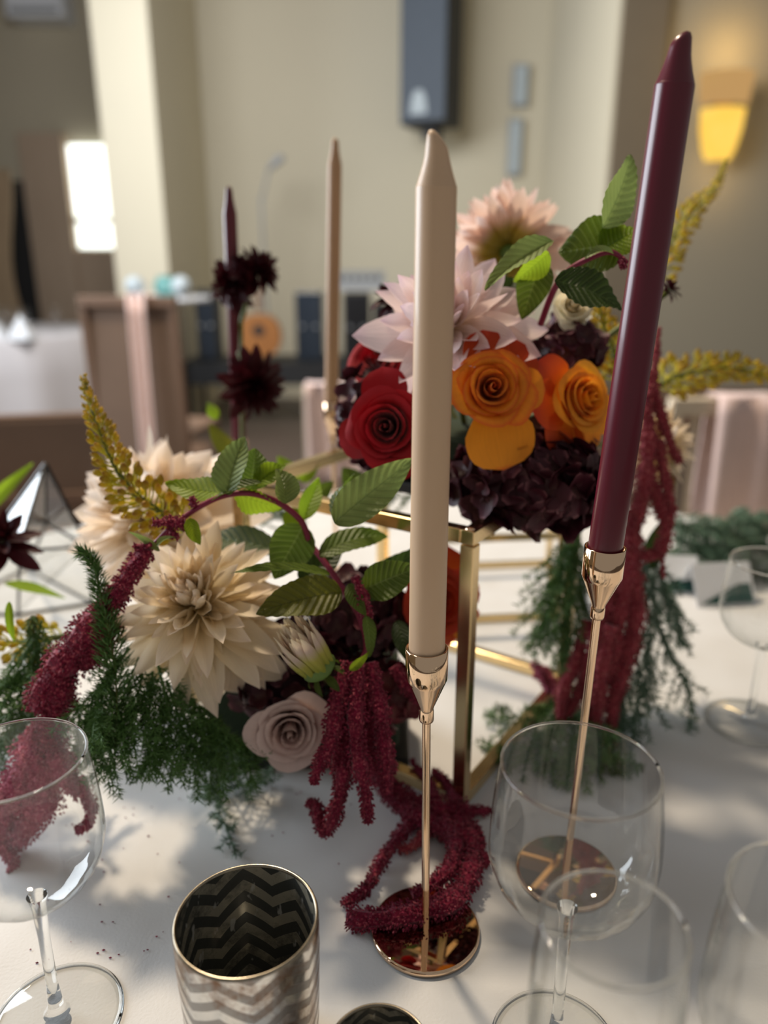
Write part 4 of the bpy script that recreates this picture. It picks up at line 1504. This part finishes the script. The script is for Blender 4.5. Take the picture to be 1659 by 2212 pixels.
UPN = (0, -.5, .85)
CAMN = (0, -.95, .3)
d = .60
front_leaves = [
    (((490, 1068), (528, 942), 84, .600, .605, (-.5, -.85, .15), dict(bend=.10, fold=.35)), 'leaf_pale'),
    (((478, 1062), (358, 1046), 66, .605, .62, (0, -.6, .8), dict(bend=-.08, fold=.15)), 'leaf_bright'),
    (((540, 1058), (552, 968), 84, .615, .62, (.3, -.9, .3), dict(bend=.15, fold=.3)), 'leaf'),
    (((552, 1050), (618, 1003), 52, .61, .61, (0, -.6, .8), dict(bend=.2, fold=.4, wave=.12)), 'leaf_bright'),
    (((618, 1088), (600, 1010), 62, .60, .605, (.5, -.8, .4), dict(bend=.22, fold=.5)), 'leaf_pale'),
    (((505, 1062), (612, 1098), 82, .62, .625, (0, -.8, -.6), dict(bend=.08, fold=.2)), 'leaf_bright'),
    (((565, 1042), (450, 1082), 30, .602, .600, UPN, dict(bend=.12, fold=.5)), 'leaf'),
    (((722, 1130), (892, 990), 92, .585, .59, (-.35, -.9, .35), dict(bend=.08, fold=.15)), 'leaf_pale'),
    (((724, 1122), (762, 1022), 46, .605, .615, (-.8, -.6, .3), dict(bend=.1, fold=.5)), 'leaf'),
    (((655, 1122), (690, 1030), 44, .66, .68, CAMN, dict(bend=.1)), 'leaf_bright'),
    (((408, 1120), (432, 1178), 34, .592, .595, CAMN, dict(bend=.1)), 'leaf_bright'),
    (((345, 1190), (282, 1148), 16, .59, .592, CAMN, dict(bend=-.35, fold=.5)), 'leaf_pale'),
    (((338, 1180), (376, 1158), 16, .588, .59, UPN, dict(bend=.35, fold=.5)), 'leaf_pale'),
]
arch = [W(668, 1172, .64), W(650, 1125, .63), W(600, 1085, .62), W(540, 1066, .61), W(480, 1072, .603), W(420, 1102, .60), W(360, 1148, .598), W(318, 1192, .597)]
pend = lambda *q: [W(*z) for z in q]
amaranth('arching magenta amaranthus stem with pale pleated leaves and a trailing tassel', arch, front_leaves, [
    (pend((320, 1186, .597), (285, 1235, .598), (252, 1285, .60)), (.006, .0095, .010), None),
    (pend((262, 1275, .60), (215, 1330, .61), (165, 1400, .615), (110, 1470, .62), (85, 1530, .625)), (.008, .013, .016, .015, .012), None),
    (pend((250, 1340, .612), (215, 1390, .615), (180, 1440, .62)), (.008, .014, .008), None),
    (pend((150, 1420, .615), (130, 1490, .622), (115, 1560, .625), (100, 1630, .63)), (.010, .014, .013, .011), None),
    (pend((100, 1560, .63), (80, 1620, .635), (50, 1690, .64), (15, 1740, .645)), (.012, .018, .019, .013), 'tassel_pale'),
    (pend((95, 1600, .63), (90, 1690, .64), (80, 1750, .645), (45, 1800, .65), (25, 1830, .655)), (.014, .019, .019, .014, .006), 'tassel_pale'),
    (pend((110, 1610, .63), (140, 1680, .635), (180, 1710, .64), (198, 1745, .64), (190, 1780, .64), (165, 1795, .64)), (.012, .015, .011, .006, .005, .003), 'tassel_pale'),
    (pend((40, 1680, .64), (10, 1760, .645), (5, 1820, .645), (30, 1865, .64), (18, 1895, .635)), (.013, .015, .011, .006, .003), 'tassel_pale'),
], 1, small=[(W(330, 1178, .596), W(290, 1182, .595), .0045), (W(400, 1130, .597), W(330, 1128, .594), .006), (W(420, 1095, .599), W(412, 1072, .598), .004), (W(365, 1150, .597), W(385, 1160, .594), .005)])

mid_leaves = [
    (((690, 1200), (842, 1152), 62, .63, .66, (0, -.5, .85), dict(bend=.25, fold=.2)), 'leaf'),
    (((655, 1135), (592, 1250), 96, .64, .625, (.2, -.9, .3), dict(bend=.05, fold=.15)), 'leaf'),
    (((738, 1278), (553, 1322), 98, .60, .578, (-.1, -.75, .65), dict(bend=.10, fold=.2)), 'leaf_olive'),
    (((712, 1240), (500, 1232), 40, .615, .575, (0, -.3, .95), dict(bend=.10, fold=.3)), 'leaf'),
    (((788, 1272), (905, 1225), 84, .61, .60, (.2, -.85, .5), dict(bend=.12, fold=.25)), 'leaf'),
    (((780, 1290), (905, 1180), 70, .66, .66, (.1, -.85, .5), dict(bend=.1)), 'leaf_dark'),
    (((752, 1262), (790, 1330), 36, .605, .60, CAMN, dict(bend=.1, fold=.4)), 'leaf'),
    (((790, 1330), (800, 1420), 34, .60, .60, (.6, -.8, .1), dict(bend=.12)), 'leaf'),
    (((756, 1448), (798, 1408), 20, .598, .595, CAMN, dict(bend=.1)), 'leaf_bright'),
    (((600, 1190), (430, 1160), 76, .68, .70, UPN, dict(bend=.1)), 'leaf_dark'),
    (((650, 1260), (740, 1185), 70, .65, .66, UPN, dict(bend=.1)), 'leaf_dark'),
    (((860, 1340), (880, 1430), 40, .66, .65, CAMN, dict(bend=.1)), 'leaf_dark'),
]
TB = lambda px, py, h=.008: T(px, py, h)
amaranth('crimson amaranthus cascading from the low arrangement onto the mirror disc', [W(668, 1172, .645), W(720, 1240, .63), W(775, 1330, .62), W(790, 1400, .62), W(770, 1440, .62)], mid_leaves, [
    (pend((768, 1245, .60), (785, 1300, .605), (795, 1340, .61)), (.003, .0055, .005), None),
    (pend((750, 1430, .615), (728, 1520, .605), (715, 1600, .60), (690, 1650, .595), (676, 1695, .592)), (.006, .0085, .008, .007, .003), None),
    (pend((775, 1430, .612), (768, 1530, .605), (772, 1620, .60), (788, 1700, .60), (796, 1778, .60)), (.006, .0085, .0085, .007, .003), None),
    (pend((800, 1430, .615), (822, 1530, .61), (830, 1620, .61), (836, 1712, .615)), (.006, .008, .008, .004), None),
    (pend((765, 1480, .62), (752, 1590, .615), (740, 1680, .61), (722, 1760, .615), (703, 1798, .62), (690, 1775, .625), (682, 1738, .635), (664, 1735, .64)), (.008, .009, .0085, .008, .007, .006, .006, .004), None),
    (pend((790, 1480, .63), (795, 1590, .63), (790, 1660, .64)) , (.008, .011, .010), None),
    (pend((740, 1480, .62), (735, 1570, .615), (735, 1650, .615), (742, 1700, .62)), (.006, .009, .009, .008), None),
    ([W(800, 1600, .65), TB(830, 1690, .03), TB(880, 1730, .015), TB(950, 1752, .012), TB(1010, 1755, .011)], (.010, .011, .011, .012, .011), None),
    ([TB(830, 1700, .02), TB(900, 1760, .012), TB(960, 1790, .012), TB(1000, 1800, .012)], (.009, .012, .012, .011), None),
    ([TB(985, 1745, .012), TB(1010, 1800, .012), TB(1020, 1860, .012), TB(1000, 1920, .013), TB(960, 1955, .013), TB(890, 1975, .013), TB(820, 1985, .012), TB(750, 1985, .009)], (.009, .010, .010, .0105, .0105, .0095, .009, .008), None),
    ([TB(905, 1755), TB(860, 1810), TB(825, 1860), TB(790, 1920), TB(740, 1952, .006)], (.008, .0065, .006, .0055, .003), None),
    ([TB(960, 1770, .018), TB(985, 1820, .016), TB(975, 1870, .016), TB(940, 1905, .014), TB(890, 1930, .014)], (.008, .008, .0075, .007, .003), None),
    ([TB(1000, 1770), TB(1030, 1800), TB(1045, 1850), TB(1056, 1870, .004)], (.007, .005, .0045, .002), None),
    ([TB(1000, 1755), TB(1035, 1752), TB(1062, 1752, .006)], (.006, .0045, .003), None),
    ([TB(940, 1745, .012), TB(930, 1690, .014), TB(900, 1660, .014), TB(890, 1640, .02)], (.006, .0045, .004, .002), None),
    ([TB(985, 1735, .012), TB(965, 1690, .014), TB(935, 1665, .014)], (.006, .005, .003), None),
    ([TB(920, 1800), TB(890, 1828), TB(860, 1835, .006)], (.005, .005, .003), 'tassel_red'),
    ([W(835, 1600, .62), W(845, 1640, .62), W(850, 1668, .625)], (.005, .0045, .002), None),
    ([W(850, 1440, .66), W(880, 1480, .66), W(905, 1520, .66)], (.006, .007, .004), None),
], 2)

up_leaves = [
    (((1302, 492), (1366, 332), 82, .60, .61, (.45, -.85, .2), dict(bend=.10, fold=.35)), 'leaf_pale'),
    (((1350, 530), (1206, 545), 128, .62, .63, (0, -.85, .5), dict(bend=.1, fold=.2, shape=.8)), 'leaf'),
    (((1300, 540), (1385, 492), 84, .615, .62, (0, -.8, .6), dict(bend=.08, fold=.15)), 'leaf_bright'),
    (((1194, 520), (1046, 622), 62, .605, .600, (-.45, -.75, .45), dict(bend=.12, fold=.55)), 'leaf_pale'),
    (((1168, 560), (1128, 690), 76, .635, .64, CAMN, dict(bend=.1, fold=.25)), 'leaf'),
    (((1186, 545), (1110, 610), 62, .62, .63, (0, -.8, -.4), dict(bend=.1, fold=.2)), 'leaf_bright'),
    (((1198, 606), (1352, 668), 108, .595, .60, (.1, -.75, .6), dict(bend=.12, fold=.2)), 'leaf_dark'),
    (((1325, 548), (1262, 555), 28, .60, .60, UPN, dict(bend=.35, fold=.5)), 'leaf_pale'),
    (((1060, 650), (1120, 600), 50, .66, .66, CAMN, dict(bend=.1)), 'leaf_dark'),
    (((1440, 1080), (1452, 960), 34, .84, .84, (.8, -.6, 0), dict(bend=.1)), 'leaf_olive'),
    (((1400, 1230), (1425, 1130), 44, .84, .84, CAMN, dict(bend=.1)), 'leaf_dark'),
]
amaranth('upright magenta amaranthus stem with veined green leaves beside the burgundy candle', [W(1168, 700, .66), W(1195, 630, .63), W(1225, 588, .62), W(1270, 560, .61), W(1320, 545, .605), W(1356, 568, .605)], up_leaves, [
    (pend((1340, 560, .605), (1352, 580, .604)), (.004, .003), None)], 3, stem_r=.0026)
amaranth('dusky red amaranthus hanging beside the stand behind the burgundy candle', [W(1330, 860, .74), W(1380, 830, .77), W(1402, 880, .79)], [], [
    (pend((1424, 708, .79), (1418, 760, .79), (1408, 840, .79), (1395, 900, .79)), (.002, .004, .006, .007), 'tassel_red'),
    (pend((1400, 800, .79), (1420, 870, .79), (1445, 950, .79), (1468, 1000, .79)), (.005, .007, .007, .003), 'tassel_red'),
    (pend((1395, 850, .79), (1400, 960, .79), (1390, 1060, .79), (1370, 1130, .79), (1355, 1190, .79)), (.006, .010, .011, .010, .008), 'tassel_red'),
    (pend((1420, 950, .79), (1440, 1050, .79), (1448, 1110, .79), (1440, 1150, .79)), (.006, .007, .007, .003), 'tassel_red'),
    (pend((1400, 1020, .79), (1425, 1090, .79), (1438, 1150, .79), (1420, 1195, .79), (1380, 1200, .79), (1355, 1190, .79)), (.006, .008, .008, .008, .008, .006), 'tassel_red'),
    (pend((1370, 1100, .79), (1360, 1220, .79), (1335, 1330, .80), (1325, 1420, .80), (1335, 1520, .81)), (.008, .013, .014, .013, .004), 'tassel_red'),
    (pend((1350, 1180, .80), (1310, 1290, .80), (1285, 1400, .80), (1260, 1480, .81), (1225, 1545, .81)), (.008, .012, .012, .011, .004), 'tassel_red'),
    (pend((1355, 1250, .80), (1300, 1400, .81), (1280, 1500, .81), (1278, 1600, .81)), (.01, .012, .010, .004), 'tassel_red'),
    (pend((1365, 1220, .79), (1372, 1330, .80), (1350, 1430, .80), (1322, 1530, .80), (1330, 1620, .80)), (.010, .012, .012, .008, .002), 'tassel_red'),
    (pend((1270, 1340, .81), (1245, 1430, .81), (1215, 1500, .81), (1212, 1620, .81)), (.006, .009, .008, .002), 'tassel_red'),
    (pend((1320, 1350, .79), (1300, 1450, .79), (1290, 1540, .80), (1285, 1640, .80)), (.010, .011, .009, .003), 'tassel_red'),
    (pend((1430, 1180, .79), (1432, 1250, .79)), (.003, .002), 'tassel_red'),
], 4)
# small pink sprig further back
amaranth('small pink amaranthus sprig lying behind the stand leg', [T(1190, 1500, .01), T(1165, 1450, .03)], [], [
    ([T(1185, 1495, .012), T(1165, 1450, .03), T(1150, 1430, .04)], (.005, .008, .004), 'tassel_pale'),
    ([T(1200, 1500, .012), T(1190, 1470, .02), T(1180, 1440, .03)], (.006, .007, .003), 'tassel_pale')], 5)

# fresh leaves further back in the arrangement
def leafy_sprig(label, leaves, base, seed):
    base = np.asarray(base)
    t = thing('leafy_sprig', base, label, 'foliage')
    (bx, by), _, _, d0, _, _, _ = leaves[0][0]
    tube_obj('stem', [base, W(bx, by, d0)], .0018, 'stem_green', t, 7, 10, base)
    for k, (l, m) in enumerate(leaves):
        leaf(t, base, l, m, seed * 77 + k)
leafy_sprig('bright green leafy sprig behind the arching stem', [
    (((640, 1040), (600, 985), 40, .85, .85, CAMN, {}), 'leaf_bright'), (((650, 1040), (690, 990), 36, .86, .86, CAMN, {}), 'leaf_bright'),
    (((660, 1090), (720, 1040), 46, .8, .8, CAMN, {}), 'leaf'), (((780, 1060), (740, 1010), 50, .8, .8, CAMN, {}), 'leaf'),
    (((620, 1100), (660, 1150), 50, .74, .74, CAMN, {}), 'leaf_bright')], W(660, 1180, .78), 3)
leafy_sprig('single yellow-green leaf on the dark dahlia stem', [
    (((505, 985), (452, 915), 42, .93, .92, CAMN, dict(bend=.1)), 'leaf_olive'), (((470, 905), (448, 868), 26, .93, .93, CAMN, {}), 'leaf_bright')], W(512, 1030, .95), 4)
leafy_sprig('long green blade leaves beside the glass lantern', [
    (((-40, 1110), (70, 1000), 30, .95, .95, CAMN, dict(bend=.05)), 'leaf_bright'), (((10, 1260), (140, 1290), 24, .85, .85, UPN, {}), 'leaf_bright'),
    (((20, 1300), (30, 1390), 20, .66, .66, CAMN, {}), 'leaf_bright')], W(-40, 1220, .92), 5)

# --- ferns
FG = 'fern fronds under the cream dahlia'
lab_low = 'fine green fern frond trailing from under the cream dahlia'
fern([W(250, 1620, .61), W(252, 1500, .605), W(240, 1390, .60), W(222, 1300, .595), W(196, 1205, .595), W(172, 1192, .595)][::-1], 'dense plume-like fern stem curling up beside the cream dahlia', 'foxtail', rad=(.002, .006, .012, .017, .020, .012), dens=1.6, nlen=.0085, seed=1, mat='fern')
low = [
    [(300, 1420, .63), (260, 1520, .615), (215, 1600, .61), (195, 1640, .61)],
    [(310, 1430, .63), (290, 1540, .615), (250, 1620, .61), (224, 1688, .61)],
    [(330, 1450, .63), (320, 1560, .615), (325, 1630, .61), (322, 1682, .61)],
    [(360, 1470, .63), (390, 1560, .625), (410, 1620, .63), (400, 1660, .64)],
    [(280, 1400, .62), (230, 1470, .61), (205, 1540, .605), (200, 1600, .605)],
    [(420, 1520, .64), (470, 1590, .64), (520, 1630, .645), (560, 1650, .65)],
    [(400, 1480, .64), (440, 1580, .64), (470, 1640, .655), (480, 1690, .66)],
    [(340, 1430, .63), (360, 1520, .62), (370, 1590, .62), (350, 1650, .625)],
]
for k, q in enumerate(low):
    fern([W(*z) for z in q], lab_low, spread=.042, nb=30, seed=20 + k, group=FG, nlen=.0075, dens=1.6)
fern([W(540, 1600, .66), T(490, 1690, .012), T(470, 1740, .006), T(490, 1790, .005), T(510, 1850, .004)], 'grey-green fern frond lying out across the cloth towards the silver tumbler', spread=.040, nb=34, seed=40, mat='fern_grey', droop=.05, nlen=.007, dens=1.3)
fern([W(600, 1640, .68), T(560, 1690, .012), T(500, 1700, .008), T(420, 1700, .005)], 'grey-green fern frond lying sideways below the mauve rose', spread=.03, nb=24, seed=41, mat='fern_grey', droop=.05, nlen=.007)
left = [
    [(180, 1370, .66), (120, 1430, .65), (60, 1470, .65), (-20, 1500, .65)],
    [(150, 1420, .66), (90, 1480, .66), (40, 1520, .66), (0, 1560, .66)],
    [(110, 1480, .67), (60, 1550, .67), (20, 1590, .67), (-20, 1640, .67)],
    [(90, 1340, .66), (75, 1400, .655), (60, 1450, .65), (30, 1500, .65)],
    [(140, 1500, .67), (180, 1560, .67), (200, 1590, .67), (160, 1640, .67)],
]
for k, q in enumerate(left):
    fern([W(*z) for z in q], 'feathery fern frond beside the trailing magenta tassel', spread=.045, nb=28, seed=50 + k, group='fern fronds by the magenta tassel', nlen=.008, dens=1.5)
fern([W(100, 1490, .66), W(78, 1420, .655), W(72, 1370, .655), W(70, 1330, .655)], 'dark plume of fern standing up by the green-gold foxtail lily', 'foxtail', rad=(.014, .010, .006, .002), seed=60, dens=1.2)
right = [
    [(1240, 1130, .84), (1215, 1220, .84), (1190, 1300, .84), (1165, 1390, .84)],
    [(1255, 1140, .83), (1235, 1260, .83), (1225, 1380, .83), (1210, 1450, .83)],
    [(1250, 1160, .83), (1200, 1260, .83), (1175, 1350, .83), (1150, 1420, .83)],
    [(1390, 1170, .83), (1410, 1280, .83), (1430, 1380, .83), (1480, 1480, .83), (1490, 1560, .83), (1465, 1610, .82)],
    [(1390, 1200, .84), (1400, 1320, .84), (1400, 1430, .84), (1390, 1530, .84)],
    [(1400, 1180, .84), (1440, 1280, .85), (1460, 1330, .86), (1480, 1400, .86)],
    [(1370, 1350, .82), (1380, 1470, .82), (1370, 1580, .81), (1370, 1675, .80)],
    [(1340, 1400, .82), (1350, 1500, .82), (1330, 1590, .81), (1300, 1650, .80)],
    [(1260, 1180, .85), (1250, 1300, .85), (1245, 1400, .85), (1235, 1470, .85)],
]
for k, q in enumerate(right):
    green = k in (0, 1, 2, 8)
    fern([W(*z) for z in q], 'fresh green fern frond hanging between brass stand leg and dusky red amaranthus' if green else 'grey-green fern frond hanging behind the dusky red amaranthus', spread=.050, nb=32, seed=70 + k,
         group='green fronds hanging at the brass stand leg' if green else 'grey fronds hanging behind the amaranthus', mat='fern' if k in (0, 1, 2, 8) else 'fern_grey', nlen=.0085, dens=1.5)
flat = [[(1250, 1480), (1180, 1540), (1100, 1560), (1050, 1530)], [(1240, 1520), (1180, 1600), (1100, 1620), (1030, 1600)], [(1260, 1530), (1190, 1600), (1120, 1650), (1040, 1610)],
        [(1280, 1560), (1260, 1640), (1220, 1660), (1150, 1650)], [(1300, 1560), (1280, 1630), (1240, 1670), (1205, 1700)], [(1260, 1560), (1300, 1640), (1340, 1650), (1375, 1645)]]
for k, q in enumerate(flat):
    fern([T(x, y, .02 - .005 * j) for j, (x, y) in enumerate(q)], 'dark fern frond lying flat on the cloth by the brass base rail', spread=.034, nb=28, seed=90 + k, group='fern fronds on the cloth by the brass stand', droop=.02, mat='fern', dens=1.6)
far = [[(1420, 1120), (1500, 1150), (1580, 1150), (1680, 1140)], [(1440, 1150), (1520, 1190), (1600, 1190), (1680, 1180)], [(1430, 1180), (1490, 1200), (1540, 1190), (1600, 1160)],
       [(1560, 1150), (1600, 1200), (1630, 1240), (1660, 1250)], [(1450, 1130), (1540, 1135), (1620, 1120), (1690, 1120)], [(1590, 1140), (1640, 1180), (1690, 1220), (1720, 1240)]]
for k, q in enumerate(far):
    fern([W(x, y, 1.22) for (x, y) in q], 'fluffy fern frond at the far side of the table below the pink-sashed chair', spread=.07, nb=34, seed=110 + k, group='fern fronds at the far side of the table', mat='fern_grey', nlen=.011, wd=.0014, dens=1.3, droop=.2)
for k, q in enumerate([[(900, 1070, .95), (820, 1080, .95), (760, 1100, .95)], [(560, 1140, .95), (600, 1110, .95), (640, 1130, .95)]]):
    fern([W(*z) for z in q], 'blurred fern frond seen through the tall brass stand', spread=.04, nb=20, seed=130 + k, group='fern fronds inside the stand')


# ------------------------------------------------------------------ glassware
def wine_glass(p, h, rr, rb, rf, label, bowl_frac=.55):
    """p = foot centre on the cloth; rr rim radius, rb widest bowl radius, rf foot radius"""
    t = thing('wine_glass', p, label, 'wine glass')
    hb = h * bowl_frac
    z0 = h - hb
    prof = []
    for q in np.linspace(0, 1, 26):
        if q < .45:
            a = q / .45 * PI / 2
            prof.append((max(.004, rb * math.sin(a) ** .9), z0 + hb * .45 * (1 - math.cos(a))))
        else:
            s = (q - .45) / .55
            prof.append((rb + (rr - rb) * s ** 1.8, z0 + hb * (.45 + .55 * s)))
    v, f, u = lathe(prof, 144)
    vv = []
    for x, y, z in v:
        a = math.atan2(y, x)
        k = (z - z0) / hb
        g = 1 + .007 * math.cos(18 * a) * math.sin(PI * min(1, max(0, k))) ** .7
        vv.append((x * g, y * g, z))
    bowl = obj('bowl', mesh('bowl', vv, f, 'glass', u), t)
    v, f, u = tube(np.array([(rr * math.cos(a), rr * math.sin(a), h) for a in np.linspace(0, 2 * PI, 73)]), .0009, 8)
    obj('rim', mesh('rim', v, f, 'glass_solid', u), bowl)
    lathe_obj('stem', [(.0085, .0062), (.005, .012), (.0036, .03), (.0036, z0 * .7), (.0045, z0 - .006), (.0062, z0 + .001)], 'glass_solid', t, 28)
    foot = lathe_obj('foot', [(.004, .0072), (rf * .5, .0045), (rf * .9, .0022), (rf, .0012), (rf, .0004), (rf * .9, .0004)], 'glass', t, 64)
    v, f, u = tube(np.array([(rf * math.cos(a), rf * math.sin(a), .0012) for a in np.linspace(0, 2 * PI, 73)]), .0008, 6)
    obj('foot_edge', mesh('foot_edge', v, f, 'glass_solid', u), foot)
    return t


def glass_at(rim_px, rim_py, wpx, rr, rb, rf, label, bowl_frac=.55):
    # depth of the rim from its apparent width
    u_ = (rim_px - 829.5) / F
    dd = 2 * rr * F / wpx
    q = W(rim_px, rim_py, dd)
    h = q[2] - TABLE
    return wine_glass((q[0], q[1], TABLE), h, rr, rb, rf, label, bowl_frac), h, q


wine_glass((.109, .362, TABLE), .212, .0432, .0482, .040, 'large clear wine glass in front of the burgundy candle holder', .47)
(glass_at(1326, 1998, 310, .0315, .0345, .032, 'smaller clear wine glass standing before the large one', .5)[1:])
wine_glass((-.2165, .382, TABLE), .203, .0405, .0450, .041, 'clear wine glass in front of the trailing pink tassel', .50)
(glass_at(1790, 1960, 400, .041, .046, .036, 'clear wine glass beside the smaller one, mostly cut by the frame', .56)[1:])
q = T(1618, 1560)
wine_glass(q, Yp(1650, 1215, q[1])[2] - TABLE, .043, .047, .046, 'clear goblet on the far side of the table by the fern', .5)


# ------------------------------------------------------------------ silver tumblers
def tumbler(p, h, r, label):
    t = thing('candle_tumbler', p, label, 'candle tumbler')
    lathe_obj('outer_wall', [(r * .90, .0), (r * .93, .004), (r * .95, h * .2), (r, h * .8), (r, h - .001)], 'silver_out', t, 96)
    lathe_obj('inner_wall', [(.0005, .010), (r * .88, .010), (r * .92, h * .2), (r - .0025, h * .8), (r - .0025, h - .001)], 'silver_in', t, 96)
    lathe_obj('rim', [(r, h - .0015), (r - .0003, h), (r - .0012, h + .0007), (r - .0022, h), (r - .0025, h - .0015)], 'rim_gold', t, 96)
    lathe_obj('base', [(.0005, .0), (r * .90, .0)], 'silver_out', t, 48)


rt = .0425
q = W(532, 1981, 2 * rt * F / 312)
tumbler((q[0], q[1], TABLE), q[2] - TABLE, rt, 'mercury-glass tumbler with worn silver chevron bands')
q2 = T(818, 2270, .055)
tumbler((q2[0], q2[1] - .0, TABLE), .055, .030, 'low mercury-glass tea-light cup, only its worn rim showing')


# ------------------------------------------------------------------ glass lantern at the left and cards at the right
def lantern():
    A = W(98, 1000, 1.0)
    b = [T(-150, 1330), T(40, 1330), T(200, 1305), T(60, 1230)]
    b = [np.array([x[0], x[1], TABLE + .002]) for x in b]
    mid = [W(10, 1120, .98), W(42, 1190, .90), W(190, 1180, 1.02), W(100, 1130, 1.1)]
    base = np.mean(b, axis=0)
    t = thing('glass_lantern', base, 'faceted glass lantern with thin black edges at the side of the table', 'lantern')
    for i in range(4):
        j = (i + 1) % 4
        for n_, (x, y) in (('edge', (b[i], b[j])), ('edge', (b[i], mid[i])), ('edge', (mid[i], A)), ('edge', (mid[i], mid[j]))):
            bar(n_, x, y, .0035, 'black_metal', t, base, bevel=.0005)
        obj('pane', mesh('pane', [p_ - base for p_ in (b[i], b[j], mid[j], mid[i])], [(0, 1, 2, 3)], 'glass', smooth=False), t)
        obj('pane', mesh('pane', [p_ - base for p_ in (mid[i], mid[j], A)], [(0, 1, 2)], 'glass', smooth=False), t)


lantern()


def tent_card(px, py, w, h, label, rz, mat):
    p = T(px, py)
    t = thing('place_card', p, label, 'card')
    t.rotation_euler = (0, 0, rz)
    for s in (-1, 1):
        v = [(-w, s * .035, 0), (w, s * .035, 0), (w, 0, h), (-w, 0, h)]
        o = obj('flap', mesh('flap', v, [(0, 1, 2, 3)], mat, smooth=False), t)
        o.modifiers.new('solid', 'SOLIDIFY').thickness = .001
    v = [(-w * .9, -.032, .006), (w * .9, -.032, .006), (w * .9, -.008, h - .02)]
    o = obj('printed_corner', mesh('printed_corner', [(x, y - .0035, z) for x, y, z in v], [(0, 1, 2)], 'green_card', smooth=False), t)
    o.modifiers.new('solid', 'SOLIDIFY').thickness = .0006


tent_card(1545, 1290, .045, .055, 'white folded card with a dark green corner beside the fern', .1, 'white_card')
tent_card(1440, 1265, .04, .05, 'white folded card with dark green corner behind the hanging tassels', -.1, 'white_card')


# ------------------------------------------------------------------ specks fallen on the cloth
def specks():
    r = np.random.default_rng(5)
    P = []
    for k in range(46):
        P.append(T(r.uniform(60, 470), r.uniform(1640, 2080), .0008))
    for k in range(12):
        P.append(T(r.uniform(560, 760), r.uniform(1700, 1900), .0008))
    P = np.array(P)
    n = len(P)
    s = r.uniform(.0004, .0011, n)
    V = (P[:, None, :] + OCT[None] * s[:, None, None] * np.array([1.4, 1, .6])).reshape(-1, 3)
    Fc = (OCTF[None] + (6 * np.arange(n))[:, None, None]).reshape(-1, 3).tolist()
    o = tag(obj('fallen_florets', mesh('fallen_florets', V, Fc, 'tassel', smooth=False)), 'tiny crimson florets scattered over the white cloth', 'petals', kind='stuff')


specks()
